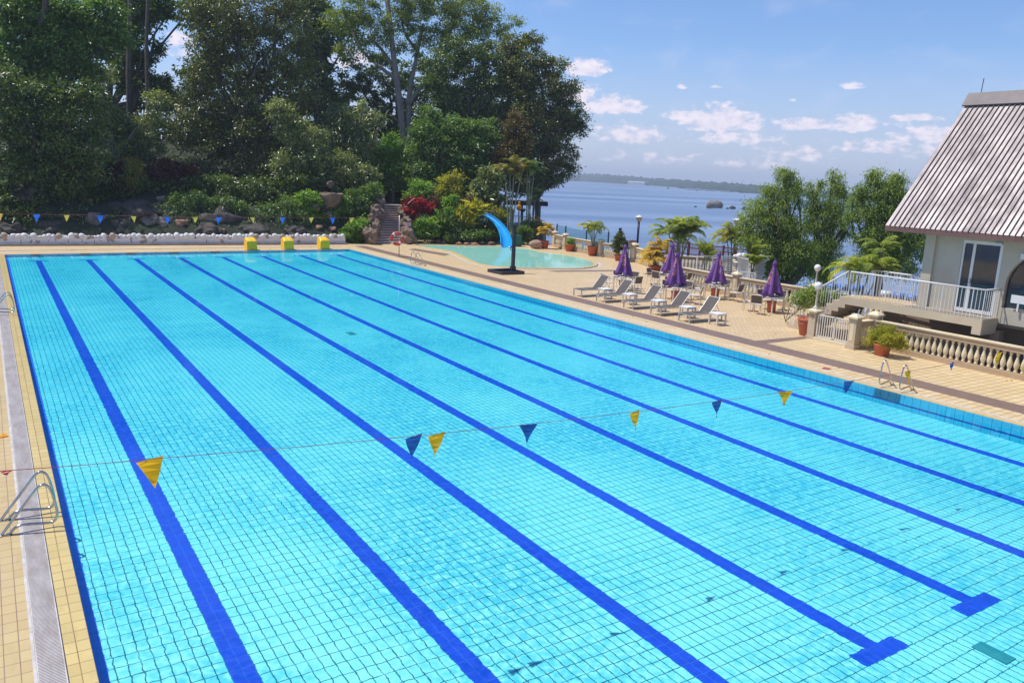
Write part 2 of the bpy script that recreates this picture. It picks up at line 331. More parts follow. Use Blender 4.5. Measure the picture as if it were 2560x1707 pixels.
for _k in ('yelflag', 'yelflag2', 'blueflag', 'blueflag2'):
    _t = MAT[_k].node_tree; _b = _t.nodes['Principled BSDF']; _o = _t.nodes['Material Output']; _tr = _t.nodes.new('ShaderNodeBsdfTranslucent'); _mx = _t.nodes.new('ShaderNodeMixShader')
    _mx.inputs[0].default_value = .5; _t.links.new(_b.inputs['Base Color'].links[0].from_socket, _tr.inputs[0]); _t.links.new(_b.outputs[0], _mx.inputs[1]); _t.links.new(_tr.outputs[0], _mx.inputs[2]); _t.links.new(_mx.outputs[0], _o.inputs[0])
MAT['redrope'] = plain('red_rope', (.42,.05,.08), (.3,.03,.06), 6, .7)
MAT['redplastic'] = plain('red_plastic', (.72,.07,.03), (.6,.05,.02), 4, .4)
MAT['slide'] = plain('blue_fibreglass', (.02,.36,.74), (.015,.29,.66), .8, .12)
MAT['navy'] = plain('navy_metal', (.02,.025,.05), (.015,.018,.035), 2, .35)
MAT['black'] = plain('black_metal', (.015,.015,.017), (.01,.01,.012), 2, .4)
MAT['maroon'] = plain('maroon_paint', (.19,.04,.035), (.13,.03,.028), 2, .6)
MAT['darkwood'] = plain('dark_timber', (.09,.06,.05), (.05,.035,.03), 2, .7)
MAT['fascia'] = plain('brown_fascia', (.20,.10,.085), (.15,.075,.06), 1.5, .7)
MAT['globe'] = plain('globe_glass', (.90,.84,.80), (.84,.78,.75), 1, .25)
MAT['lampglass'] = plain('amber_glass', (.55,.42,.25), (.42,.30,.18), 2, .2)
MAT['bluefloat'] = plain('blue_float', (.03,.18,.62), (.02,.14,.5), 1, .4)
MAT['teal'] = plain('teal_post', (.01,.09,.085), (.01,.07,.07), 2, .5)
MAT['green'] = plain('green_plastic', (.01,.20,.14), (.01,.15,.11), 2, .5)
MAT['floatdark'] = plain('float_dark', (.07,.07,.08), (.04,.04,.05), 2, .8)
MAT['shoretree'] = plain('far_forest', (.03,.06,.05), (.012,.028,.026), .03, .95, bump=1., bscale=.08)
def glass(name, c, f=.25):
    m = MT(name); m.t.nodes.remove(m.b); tr = m.n('ShaderNodeBsdfTransparent'); m.set(tr, 0, c); gl = m.n('ShaderNodeBsdfGlossy'); gl.inputs['Roughness'].default_value = .02
    fr = m.n('ShaderNodeFresnel'); fr.inputs['IOR'].default_value = 1.5; mx = m.n('ShaderNodeMixShader'); m.l(m.math('ADD', m.math('MULTIPLY', fr.outputs[0], .9), f, clamp=True), mx.inputs[0]); m.l(tr.outputs[0], mx.inputs[1]); m.l(gl.outputs[0], mx.inputs[2]); m.l(mx.outputs[0], m.out.inputs[0]); return m.m
MAT['tealglass'] = glass('teal_glass', (.72,.9,.88), .04)
def darkglass():
    m = MT('dark_glass'); m.set(m.b, 'Base Color', m.mix(m.ramp(m.noise(1.2, 2), .4, .6), (.02,.022,.028), (.045,.04,.04))); m.b.inputs['Roughness'].default_value = .04; m.b.inputs['Specular IOR Level'].default_value = .8; return m.m
MAT['darkglass'] = darkglass()
def roof_mat():
    m = MT('weathered_metal_roof'); tc = m.n('ShaderNodeTexCoord')
    n1 = m.ramp(m.noise(.9, 7, .7, m.vmul(m.P(), (.9,1.6,.9))), .35, .7); n2 = m.ramp(m.noise(.45, 5, .6), .4, .65)
    n3 = m.ramp(m.noise(7, 5, .7, m.vmul(m.P(), (.25,2.2,.25))), .4, .75)
    c = m.mix(n1, (.38,.325,.315), (.17,.135,.13)); c = m.mix(m.math('MULTIPLY', n2, .7), c, (.46,.41,.40)); c = m.mix(m.math('MULTIPLY', n3, .55), c, (.13,.095,.09))
    m.set(m.b, 'Base Color', c); m.set(m.b, 'Roughness', m.ramp(n1, 0, 1, .42, .65)); m.b.inputs['Metallic'].default_value = .25
    return m.m
MAT['roof'] = roof_mat(); MAT['ridge'] = plain('ridge_cap_metal', (.20,.155,.145), (.13,.10,.095), 1.2, .6)
def umb_mat():
    m = MT('purple_canvas'); tc = m.n('ShaderNodeTexCoord'); o = tc.outputs['Object']
    sp = m.n('ShaderNodeSeparateXYZ'); m.l(o, sp.inputs[0])
    c = m.mix(m.ramp(m.noise(3, 3, vec=o), .3, .7), (.19,.07,.29), (.13,.045,.22))
    angl = m.math('ARCTAN2', sp.outputs[1], sp.outputs[0])
    # printed panel: orange and pale blue patches on part of each canopy
    pan = m.math('GREATER_THAN', m.math('SINE', m.math('MULTIPLY', angl, 2.)), .55)
    zz = m.math('MULTIPLY', m.math('GREATER_THAN', sp.outputs[2], 1.3), m.math('LESS_THAN', sp.outputs[2], 2.05))
    pr = m.math('MULTIPLY', m.math('MULTIPLY', pan, zz), m.math('GREATER_THAN', m.noise(6, 2, vec=o), .5))
    c = m.mix(pr, c, (.62,.22,.10))
    pr2 = m.math('MULTIPLY', m.math('MULTIPLY', pan, m.math('GREATER_THAN', sp.outputs[2], 1.35)), m.math('GREATER_THAN', m.noise(11, 2, vec=o), .62))
    c = m.mix(pr2, c, (.35,.35,.62))
    m.set(m.b, 'Base Color', c); m.b.inputs['Roughness'].default_value = .75
    return m.m
MAT['umb'] = umb_mat()
def pebble_wall():
    m = MT('whitewashed_pebble_wall')
    vo = m.n('ShaderNodeTexVoronoi'); vo.inputs['Scale'].default_value = 2.6; m.l(m.P(), vo.inputs['Vector'])
    k = m.math('MULTIPLY', m.math('LESS_THAN', vo.outputs['Distance'], .34), m.math('GREATER_THAN', m.noise(1.7, 1), .5))
    c = m.mix(k, m.mix(m.noise(5), (.80,.78,.78), (.70,.66,.66)), (.42,.32,.26))
    m.set(m.b, 'Base Color', c); m.b.inputs['Roughness'].default_value = .8; m.l(m.bump(m.noise(9, 4), .4), m.b.inputs['Normal']); return m.m
MAT['pebwall'] = pebble_wall()
MAT['pebble'] = plain('white_pebble', (.80,.78,.76), (.66,.62,.6), 3, .6)
MAT['pebbletan'] = plain('tan_pebble', (.48,.38,.29), (.36,.28,.22), 3, .6)
MAT['signred'] = plain('sign_red', (.55,.06,.06), (.5,.05,.05), 3, .5)
MAT['signpink'] = plain('sign_face', (.80,.62,.60), (.74,.55,.54), 3, .5)
MAT['rib'] = plain('roof_rib_painted_shade', (.16,.125,.12), (.09,.07,.07), 2, .55)  # darker than the panels: the ribs' shaded side put into the colour
MAT['foam'] = plain('white_foam', (.85,.87,.9), (.7,.75,.8), 8, .4)

# ------------------------------------------------------------------ mesh helpers
class MB:
    def __init__(s): s.v = []; s.f = []
    def add(s, vs, fs):
        o = len(s.v); s.v += [tuple(v) for v in vs]; s.f += [tuple(i+o for i in f) for f in fs]; return s
    def box(s, c, d, rz=0., taper=1.0, M=None):
        hx, hy, hz = d[0]/2, d[1]/2, d[2]/2; vs = []
        for z, t in ((-hz, 1), (hz, taper)):
            for x, y in ((-hx,-hy),(hx,-hy),(hx,hy),(-hx,hy)):
                p = Vector((x*t, y*t, z))
                if M: p = M @ p
                cz, sz = math.cos(rz), math.sin(rz)
                vs.append((c[0]+p.x*cz-p.y*sz, c[1]+p.x*sz+p.y*cz, c[2]+p.z))
        return s.add(vs, [(0,3,2,1),(4,5,6,7),(0,1,5,4),(1,2,6,5),(2,3,7,6),(3,0,4,7)])
    def cyl(s, p0, p1, r0, r1=None, n=8, caps=True):
        r1 = r0 if r1 is None else r1; return s.tube([p0, p1], [r0, r1], n, caps)
    def tube(s, pts, r, n=8, caps=True):
        pts = [Vector(p) for p in pts]; k = len(pts)
        if isinstance(r, (int, float)): r = [r]*k
        prev = None; vs = []
        for i, p in enumerate(pts):
            t = (pts[min(i+1, k-1)]-pts[max(i-1, 0)]).normalized()
            if prev is None: a = t.orthogonal().normalized()
            else:
                a = prev - t*prev.dot(t)
                a = a.normalized() if a.length > 1e-6 else t.orthogonal().normalized()
            prev = a; b = t.cross(a)
            for j in range(n):
                th = 2*math.pi*j/n; vs.append(p + a*(math.cos(th)*r[i]) + b*(math.sin(th)*r[i]))
        fs = [(i*n+j, i*n+(j+1)%n, (i+1)*n+(j+1)%n, (i+1)*n+j) for i in range(k-1) for j in range(n)]
        if caps: fs += [tuple(range(n-1, -1, -1)), tuple(range((k-1)*n, k*n))]
        return s.add(vs, fs)
    def lathe(s, c, prof, n=12, caps=True):
        vs = []
        for r, z in prof:
            for j in range(n):
                th = 2*math.pi*j/n; vs.append((c[0]+r*math.cos(th), c[1]+r*math.sin(th), c[2]+z))
        k = len(prof)
        fs = [(i*n+j, i*n+(j+1)%n, (i+1)*n+(j+1)%n, (i+1)*n+j) for i in range(k-1) for j in range(n)]
        if caps: fs += [tuple(range(n-1, -1, -1)), tuple(range((k-1)*n, k*n))]
        return s.add(vs, fs)
    def prism(s, poly, z0, z1):
        n = len(poly); vs = [(x, y, z0) for x, y in poly] + [(x, y, z1) for x, y in poly]
        return s.add(vs, [tuple(range(n-1, -1, -1)), tuple(range(n, 2*n))] + [(i, (i+1)%n, n+(i+1)%n, n+i) for i in range(n)])
    def sheet(s, poly, z):
        return s.add([(x, y, z) for x, y in poly], [tuple(range(len(poly)))])
    def blob(s, c, r, seed=0, rough=.25, n=(12, 8), flat=0.):
        rs = random.Random(seed); ph = [(rs.uniform(0,6.28), rs.uniform(0,6.28), rs.uniform(0,6.28), rs.uniform(1.2,3.5)) for _ in range(5)]
        nu, nv = n; vs = []
        for i in range(nv+1):
            th = math.pi*i/nv
            for j in range(nu):
                p = 2*math.pi*j/nu; d = Vector((math.sin(th)*math.cos(p), math.sin(th)*math.sin(p), math.cos(th)))
                k = 1+rough*sum(math.sin(a[3]*d.x*2+a[0])*math.sin(a[3]*d.y*2+a[1])*math.cos(a[3]*d.z*2+a[2]) for a in ph)/1.6
                vs.append((c[0]+d.x*r[0]*k, c[1]+d.y*r[1]*k, c[2]+max(d.z*r[2]*k, -r[2]*(1-flat))))
        fs = [(i*nu+j, (i+1)*nu+j, (i+1)*nu+(j+1)%nu, i*nu+(j+1)%nu) for i in range(nv) for j in range(nu)]
        return s.add(vs, fs)
    def build(s, name, mat, parent=None, smooth=False, loc=None):
        me = bpy.data.meshes.new(name)
        o_ = (0,0,0) if loc is None else loc
        if loc is not None or (parent is not None and parent.get('_loc')):
            L = loc if loc is not None else parent['_loc']; me.from_pydata([(v[0]-L[0], v[1]-L[1], v[2]-L[2]) for v in s.v], [], s.f)
        else: me.from_pydata(s.v, [], s.f)
        if smooth:
            for p in me.polygons: p.use_smooth = True
        me.materials.append(MAT[mat] if isinstance(mat, str) else mat); me.validate(); me.update()
        o = bpy.data.objects.new(name, me); col.objects.link(o)
        if loc is not None: o.location = loc
        if parent is not None: o.parent = parent
        return o

def tag(o, label=None, cat=None, group=None, kind=None):
    if label: o['label'] = label
    if cat: o['category'] = cat
    if group: o['group'] = group
    if kind: o['kind'] = kind
    return o
def thing(name, label, cat, loc=(0,0,0), rz=0., group=None, local=False):
    """an Empty at the thing's base; parts built in world coordinates unless local"""
    o = bpy.data.objects.new(name, None); col.objects.link(o); o.location = tuple(float(v) for v in loc); o.rotation_euler = (0, 0, rz); o.empty_display_size = .2
    if not local: o['_loc'] = [float(v) for v in loc]
    return tag(o, label, cat, group)
def sub(mb, name, mat, part, smooth=False):
    """sub-part: child of a part (same coordinates as the part's own)"""
    root = part.parent; L = root.get('_loc') if root is not None else None
    me = bpy.data.meshes.new(name)
    me.from_pydata([(v[0]-L[0], v[1]-L[1], v[2]-L[2]) for v in mb.v] if L is not None else mb.v, [], mb.f)
    if smooth:
        for p in me.polygons: p.use_smooth = True
    me.materials.append(MAT[mat]); me.validate(); o = bpy.data.objects.new(name, me); col.objects.link(o); o.parent = part; return o
def struct(mb, name, mat, smooth=False): return tag(mb.build(name, mat, None, smooth), kind='structure')
KIDS = {}
def copy_tree(o, parent=None):
    c = o.copy(); col.objects.link(c); c.parent = parent
    for ch in list(o.children): copy_tree(ch, c)
    return c
def catmull(pts, k=6, closed=False):
    P = [Vector(p) for p in pts]; n = len(P); out = []
    rng = range(n) if closed else range(n-1)
    for i in rng:
        a, b, c, d = (P[(i-1) % n], P[i], P[(i+1) % n], P[(i+2) % n]) if closed else (P[max(i-1,0)], P[i], P[i+1], P[min(i+2,n-1)])
        for j in range(k):
            t = j/k; out.append(.5*((2*b)+(c-a)*t+(2*a-5*b+4*c-d)*t*t+(3*b-a-3*c+d)*t**3))
    if not closed: out.append(P[-1])
    return out

# ------------------------------------------------------------------ structure: sea, land, terrace, pool
struct(MB().sheet([(-2200,-700),(3200,-700),(3200,3300),(-2200,3300)], -3.0), 'sea', 'sea')
SEAB = MB().prism([(20.701,-6),(26.3,-6),(26.3,20.6),(31.6,20.6),(31.6,33.2),(37.9,43),(38.0,52.3),(38.8,55.2),(37,61.5),(20.701,61.5)], -3.4, 0)
struct(SEAB, 'pool_deck', 'deck')
struct(MB().prism([(-16,55.15),(20.70,55.15),(20.70,61.5),(-16,62.5)], -3.4, 0), 'far_deck', 'deck')
struct(MB().prism([(-16,-6),(-.002,-6),(-.002,55.149),(-16,55.149)], -3.4, 0), 'left_deck', 'deckL')
struct(MB().prism([(0,-6),(20.70,-6),(20.70,4.459),(0,4.459)], -3.4, 0), 'near_deck', 'deck')
# coping strips and bands, thin sheets on the deck
E4 = .004
struct(MB().sheet([(20.702,-6),(21.00,-6),(21.00,55.15),(20.702,55.15)], E4), 'right_coping', 'copingR')
struct(MB().sheet([(21.001,-6),(21.14,-6),(21.14,55.35),(21.001,55.35)], E4), 'right_drain', 'drain')
struct(MB().sheet([(21.141,-6),(21.94,-6),(21.94,56.9),(21.141,56.9)], E4), 'right_edge_tiles', 'deckR')
struct(MB().sheet([(21.95,-6),(22.83,-6),(22.83,57.3),(21.95,57.3)], E4), 'brown_band', 'band')
struct(MB().sheet([(22.84,-6),(26.25,-6),(26.25,20.3),(22.84,20.3)], E4), 'side_deck_tiles', 'deckR')
struct(MB().sheet([(24.9,54.2),(25.7,54.9),(26.4,50.6),(25.5,49.8)], E4), 'brown_panel', 'band')
struct(MB().sheet([(27.7,40.75),(32.4,40.0),(32.3,39.35),(28.0,40.05)], E4), 'brown_panel', 'band')
struct(MB().sheet([(22.84,20.5),(26.2,20.3),(26.2,20.0),(22.84,20.0)], 2*E4), 'brown_panel', 'band')
struct(MB().sheet([(-.272,-6),(-.006,-6),(-.006,55.14),(-.272,55.14)], E4), 'left_coping', 'coping')
struct(MB().sheet([(-.562,-6),(-.285,-6),(-.285,55.6),(-.562,55.6)], E4), 'drain_grating', 'grate')
struct(MB().sheet([(-.284,-6),(-.274,-6),(-.274,55.6),(-.284,55.6)], E4), 'grating_joint', 'dark')
struct(MB().sheet([(-.60,-6),(-.565,-6),(-.565,55.6),(-.60,55.6)], E4), 'grating_frame', 'drain')
struct(MB().sheet([(-.57,55.16),(20.70,55.16),(20.70,55.42),(-.57,55.42)], E4), 'far_coping', 'copingR')
struct(MB().sheet([(-15,57.45),(20.9,57.05),(20.9,57.17),(-15,57.6)], E4), 'far_drain', 'dark')
struct(MB().sheet([(-15,57.62),(20.9,57.19),(20.9,57.4),(-15,57.9)], E4), 'far_drain_kerb', 'drain')
# pool
fb = MB(); NY = 24
ys = [POOLY0 + (POOLY1-POOLY0)*i/NY for i in range(NY+1)]
fb.add([(x, y, fz(y)) for y in ys for x in (0, POOLX)], [(2*i, 2*i+1, 2*i+3, 2*i+2) for i in range(NY)])
struct(fb, 'pool_floor', 'pfloor')
wb = MB()
for i in range(NY):
    for x in (.001, POOLX-.002):
        wb.add([(x, ys[i], fz(ys[i])), (x, ys[i+1], fz(ys[i+1])), (x, ys[i+1], -.002), (x, ys[i], -.002)], [(0,1,2,3)])
wb.add([(0, POOLY1+.004, fz(POOLY1)), (POOLX, POOLY1+.004, fz(POOLY1)), (POOLX, POOLY1+.004, -.002), (0, POOLY1+.004, -.002)], [(0,1,2,3)])
wb.add([(0, POOLY0+.003, fz(POOLY0)), (POOLX, POOLY0+.003, fz(POOLY0)), (POOLX, POOLY0+.003, -.002), (0, POOLY0+.003, -.002)], [(0,1,2,3)])
struct(wb, 'pool_wall', 'pwall')
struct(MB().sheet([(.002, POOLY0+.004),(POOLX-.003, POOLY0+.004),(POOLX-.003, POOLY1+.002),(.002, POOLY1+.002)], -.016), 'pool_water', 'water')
for (x, y) in ((10.28, 28.6), (10.42, 5.78), (10.3, 17.0)):
    if y == 17.0: continue
    tag(MB().box((x, y, fz(y)+.008), (.26, .46, .012)).build('floor_drain', plain('drain_cover', (.03,.28,.30), (.02,.22,.25), 9, .6)), 'dark rectangular drain grate on the pool floor ' + ('near the T end of a lane line' if y < 10 else 'in the middle of the pool'), 'drain', 'drain grates on the pool floor')
for i in range(5):
    x = 1.56+2.5*i
    tag(MB().box((x, 55.11, -.05), (.52, .05, .06)).build('lane_plate', plain('lane_plate_red', (.28,.10,.09), (.2,.08,.08), 5, .5)), 'reddish plate set in the far pool wall above lane line %s from the left' % ('one two three four five'.split()[i]), 'plate', 'lane end plates')

# wading pool
wp = [(26.96,57.1),(30.1,55.8),(33.3,54.9),(34.5,52.6),(34.0,50.4),(34.7,48.6),(34.2,45),(32.6,42.4),(30.45,41.2),(28.4,41.6),(26.2,42.5),(25.3,44.3),(26.1,47.6),(27.3,52.0),(26.9,55.0)]
wc = [(v.x, v.y) for v in catmull([(x, y, 0) for x, y in wp], 5, True)]
def grow(poly, d):
    n = len(poly); out = []
    for i in range(n):
        a, b = poly[i-1], poly[(i+1) % n]; t = Vector((b[0]-a[0], b[1]-a[1])).normalized(); out.append((poly[i][0]-t.y*d, poly[i][1]+t.x*d))
    return out
def ring(inner, outer, z0, z1):
    m = MB(); n = len(inner)
    vs = [(x, y, z0) for x, y in inner]+[(x, y, z1) for x, y in outer]; m.add(vs, [(i, (i+1) % n, n+(i+1) % n, n+i) for i in range(n)]); return m
sgn = 1
a_ = sum(wc[i][0]*wc[(i+1) % len(wc)][1]-wc[(i+1) % len(wc)][0]*wc[i][1] for i in range(len(wc)))
g_ = -1 if a_ > 0 else 1
def G(d): return grow(wc, g_*d)
struct(MB().sheet(G(.05), .006), 'wading_pool_floor', 'wadefloor')
struct(MB().sheet(G(.03), .035), 'wading_pool_water', 'wadewater')
rm = ring(G(0), G(.04), .004, .07); rm2 = ring(G(.04), G(.30), .07, .075); rm.v; 
rm.add(rm2.v, rm2.f); r3 = ring(G(.30), G(.34), .075, .004); rm.add(r3.v, r3.f)
struct(rm, 'wading_pool_rim', 'copingR', True)
struct(ring(G(.36), G(.56), .006, .006), 'wading_pool_drain', 'drain')

# hill behind the pool
def wally(x): return 60.8 - .0789*(x+.12)
def hill(x, y):
    d = y - (wally(x) + .6)
    if d < 0: return .25
    side = 1.0 if x < 34 else max(0., 1-(x-34)/9.)
    z = .25 + (min(d, 3.0)*.75 + max(0, min(d-3, 22))*.22)*side
    if x > 24 and x < 40 and d < 8: z = .25 + min(d, 8)*.32*side
    if x > 36: z -= (x-36)*.38
    z += .35*math.sin(x*.7+y*.3)*math.sin(y*.5)*min(1, d/3)*side
    return max(z, -4)
hm = MB(); xs = np.arange(-45, 46, 1.5); yy = np.concatenate([np.arange(0, 12, .8), np.arange(12, 60, 3)])
for y in yy:
    for x in xs: hm.v.append((float(x), float(wally(x)+.5+y), hill(x, wally(x)+.5+y) if y > 0 else min(.05, hill(x, wally(x)+1.5))))
nx = len(xs); hm.f = [(i*nx+j, i*nx+j+1, (i+1)*nx+j+1, (i+1)*nx+j) for i in range(len(yy)-1) for j in range(nx-1)
    if not (23.0 < xs[j] < 28.8 and yy[i] < 6.0)]
struct(hm, 'hillside', 'soil', True)
# shore platform / promenade below the terrace
struct(MB().prism([(31.7,33),(31.7,27)]+[tuple(at(px, py, -.3)[:2]) for px, py in ((1905,692),(1905,650),(1668,637),(1560,629))]+[(41,62),(38.9,62),(38.9,55.2),(38.1,52.3),(38.0,42.8)], -3.6, -.3), 'promenade', 'concrete')
struct(MB().prism([(26.31,-20),(31.69,-20),(31.69,20.59),(26.31,20.59)], -3.6, -2.2), 'service_yard', 'yard')

# ------------------------------------------------------------------ pebble-topped planter wall
pw = thing('planter_wall', 'long low whitewashed wall topped with rounded pebbles behind the far deck', 'wall', (10, wally(10), 0))
cuts = [-16, -6.5, 1.0, 3.6, 5.1, 7.3, 8.6, 12.0, 15.2, 18.4, 21.85]
for a, b in zip(cuts[:-1], cuts[1:]):
    m = MB(); y0, y1 = wally(a), wally(b)
    m.prism([(a+.02, y0-.35), (b-.02, y1-.35), (b-.02, y1+.1), (a+.02, y0+.1)], .14, .46+random.uniform(-.02,.02)); m.build('wall_section', 'pebwall', pw)
MB().prism([(-16, wally(-16)-.62), (21.9, wally(21.9)-.62), (21.9, wally(21.9)+.1), (-16, wally(-16)+.1)], 0, .14).build('plinth', 'concrete', pw)
x = -2.6; k = 0
while x < 21.6 and k < 100:
    w = random.uniform(.22, .42); r = w*.62; x += w*.79
    tan = random.random() < .17
    MB().blob((x, wally(x)-.2+random.uniform(-.08,.04), .47+r*.45), (r*.9, r*.8, r*(random.uniform(.7,1.05))), k, .12, (10, 7)).build('pebble', 'pebbletan' if tan else 'pebble', pw, True); k += 1
m = MB()
for k in range(70):
    x = random.uniform(-2.6, 21.6); r = random.uniform(.06,.14); m.blob((x, wally(x)-.32, .45+random.uniform(-.03,.08)), (r, r*.7, r), k+200, .1, (7, 5))
tag(m.build('small_pebbles', 'pebble', pw, True), kind='stuff')

# ------------------------------------------------------------------ starting blocks under yellow covers
for i, (x, w) in enumerate(((13.97,'leftmost'), (16.45,'middle'), (19.0,'rightmost'))):
    t = thing('starting_block', w+' of the three starting blocks under yellow covers at the pool end', 'starting block', (x, 55.3, 0), 0, 'starting blocks in yellow covers', local=True)
    m = MB(); rs = random.Random(i)
    # draped cover: front at y=0, top slopes up to the back
    nxs = 7; prof = [(.0,.02),(-.015,.25),(.0,.45),(.03,.60),(.16,.70),(.42,.80),(.62,.82),(.70,.74),(.74,.4),(.76,.02)]
    vs = []
    for (yy_, zz_) in prof:
        for j in range(nxs):
            u = j/(nxs-1)*2-1; ww = .31*(1+.10*(1-zz_/.8)); fold = .018*math.sin(j*2.3+zz_*9+i)
            vs.append((u*ww+fold*.6, yy_+fold, zz_-(.03 if abs(u) == 1 and zz_ > .5 else 0)))
    fs = [(a*nxs+b, a*nxs+b+1, (a+1)*nxs+b+1, (a+1)*nxs+b) for a in range(len(prof)-1) for b in range(nxs-1)]
    for s_ in (0, nxs-1): fs.append(tuple(a*nxs+s_ for a in range(len(prof))))
    m.add(vs, fs); m.build('cover', 'yellow', t)
    MB().box((0,.36,.015),(.5,.5,.03)).build('base_plate', 'alu', t)

# ------------------------------------------------------------------ ladders
def ladder(label, y0, y1, mirror):
    loc = (0 if not mirror else POOLX, (y0+y1)/2, 0)
    t = thing('pool_ladder', label, 'ladder', loc, group='stainless pool ladders')
    P = [(-.84,0),(-.72,.16),(-.48,.47),(-.33,.66),(-.25,.71),(-.17,.66),(-.12,.50),(-.085,.25),(-.105,.13),(-.18,.08),(-.36,.10),(-.56,.12),(-.66,.085),(-.73,0)]
    if mirror: P = [(-a, b*(1.12)) for a, b in P]
    for y in (y0, y1):
        pts = catmull([(loc[0]+a, y, b) for a, b in P], 4); MB().tube(pts, .021, 10).build('handrail', 'steel', t, True)
        m = MB(); ex = -.785 if not mirror else .785
        for e in (ex-.05, ex+.05): m.lathe((loc[0]+e, y, .004), [(.045,0),(.045,.012),(.03,.02)], 10)
        m.build('base_plate', 'steel', t)
    return t
tl = ladder('shiny steel ladder handrails on the left deck closest to the camera', 14.7, 15.3, False)
ladder('far ladder handrails cut by the left edge of the photo', 34.6, 35.3, False)
lr = ladder('steel ladder handrails on the right coping under the flag rope', 13.62, 14.25, True)
ladder('distant steel ladder handrails on the right coping near the life ring', 44.74, 45.37, True)
for k in range(5):
    z = -.02-.055*k; MB().box((POOLX-.01, 13.90, z), (.02, .80, .009)).build('step_slot', 'black', lr)

# ------------------------------------------------------------------ flag lines
def flagline(label, pts, flags, rope_r):
    c = pts[len(pts)//2]; t = thing('flag_line', label, 'flag line', c, group='backstroke flag lines')
    MB().tube(pts, rope_r, 5).build('rope', 'redrope', t)
    for i, (p, w, h, colr) in enumerate(flags):
        m = MB(); n = 5; vs = []; rs = random.Random(i*3+1); ph = rs.uniform(0,6); sk = rs.uniform(-.05,.05)
        w = w/max(.35, math.cos(math.atan2(p[0]-CAM[0], p[1]-CAM[1])))
        for j in range(n+1):
            v = j/n
            for s_ in (-1, 1):
                vs.append((p[0]+s_*w/2*(1-v)+sk*v, p[1]+.2*w*math.sin(v*2.5+ph)*v*.5+.05*s_*(1-v)*math.sin(ph)+.02*math.sin(v*5+s_+ph), p[2]-v*h))
        fs = [(2*j, 2*j+1, 2*j+3, 2*j+2) for j in range(n)]
        m.add(vs, fs); m.build('flag', {'b':'blueflag','y':'yelflag','r':'signred','B':'blueflag2','Y':'yelflag2'}[colr], t)
near = [((375,1150),'y',.27,.32),((1036,1092),'b',.25,.28),((1093,1087),'y',.25,.29),((1320,1062),'b',.21,.26),((1588,1031),'y',.20,.28),((1793,1004),'b',.19,.26),((1962,980),'y',.17,.25),((2123,954),'b',.15,.22),((2270,930),'y',.14,.25),((2383,907),'b',.12,.17),((2500,883),'y',.13,.26)]
rp = [(-3.2, 9.6, 2.95)] + [tuple(ony(px, py, 9.6)) for px, py in ((0,1177),(200,1163),(375,1147),(700,1121),(1036,1090),(1320,1061),(1588,1029),(1793,1003),(1962,979),(2123,953),(2270,930),(2383,908),(2500,882),(2560,868))] + [(22.5, 9.6, 2.62)]
fl = [(tuple(ony(px, py-2, 9.6)), w, h, c) for (px, py), c, w, h in near]
fl.append((tuple(ony(14, 1176, 9.6)), .10, .05, 'r'))
flagline('red rope with blue and yellow pennants crossing the near end of the pool', [tuple(map(float, p)) for p in rp], fl, .0035)
f2 = []
for px, c in ((-2,'y'),(92,'b'),(167,'y'),(250,'b'),(334,'y'),(418,'b'),(487,'y'),(547,'b'),(631,'y'),(707,'b'),(779,'y'),(831,'b'),(879,'y')):
    py = 534 + (px/440.)*8.5 if px < 440 else 542.5+(px-440)/440*2
    p = ony(px, py, 50.); f2.append((tuple(p), .34 if c == 'b' else .30, .42 if c == 'b' else .36, c.upper()))
rp2 = [(-3.2, 50., 2.75)]+[tuple(ony(px, 534+(px/440.)*8.5 if px < 440 else 542.5+(px-440)/440*2, 50.)) for px in (0,150,300,440,600,800,1000)]
flagline('thin red rope with small blue and yellow pennants across the far end', [tuple(map(float, p)) for p in rp2], f2, .011)
m = MB().add([(21.22,16.5,.012),(21.5,16.62,.012),(21.47,16.30,.03)], [(0,1,2)]); m.add([(21.22,16.5,.016),(21.5,16.62,.016),(21.47,16.30,.034)], [(0,1,2)])
tag(m.build('fallen_pennant', 'signred'), 'small red pennant lying on the right coping beside the pool', 'pennant')
m = MB().add([(-.82,19.7,.012),(-.62,19.75,.012),(-.7,19.95,.03)], [(0,1,2)]); m.add([(-.82,19.7,.016),(-.62,19.75,.016),(-.7,19.95,.034)], [(0,1,2)])
tag(m.build('fallen_pennant', 'yelflag'), 'small yellow pennant lying on the left deck by the grating', 'pennant')

# ------------------------------------------------------------------ life ring on its pole
lp = thing('life_ring_stand', 'slim pale pole carrying a red life ring at the far right pool corner', 'life ring', (22.2, 50.05, 0))
MB().tube([(22.2,50.05,0),(22.2,50.05,2.7)], .035, 8).build('pole', 'alu', lp, True)
m = MB(); rc = Vector((21.98, 49.9, 1.18)); ax = Vector((math.cos(.35), math.sin(.35)*-1, 0)); vs = []
for i in range(24):
    a = 2*math.pi*i/24; d = ax*math.cos(a)+Vector((0,0,1))*math.sin(a)
    for j in range(8):
        b = 2*math.pi*j/8; nrm = ax.cross(Vector((0,0,1))); vs.append(rc+d*(.36+.075*math.cos(b)*1.3)+nrm*(.06*math.sin(b)))
m.add(vs, [(i*8+j, ((i+1) % 24)*8+j, ((i+1) % 24)*8+(j+1) % 8, i*8+(j+1) % 8) for i in range(24) for j in range(8)])
rg = m.build('ring', 'redplastic', lp, True)
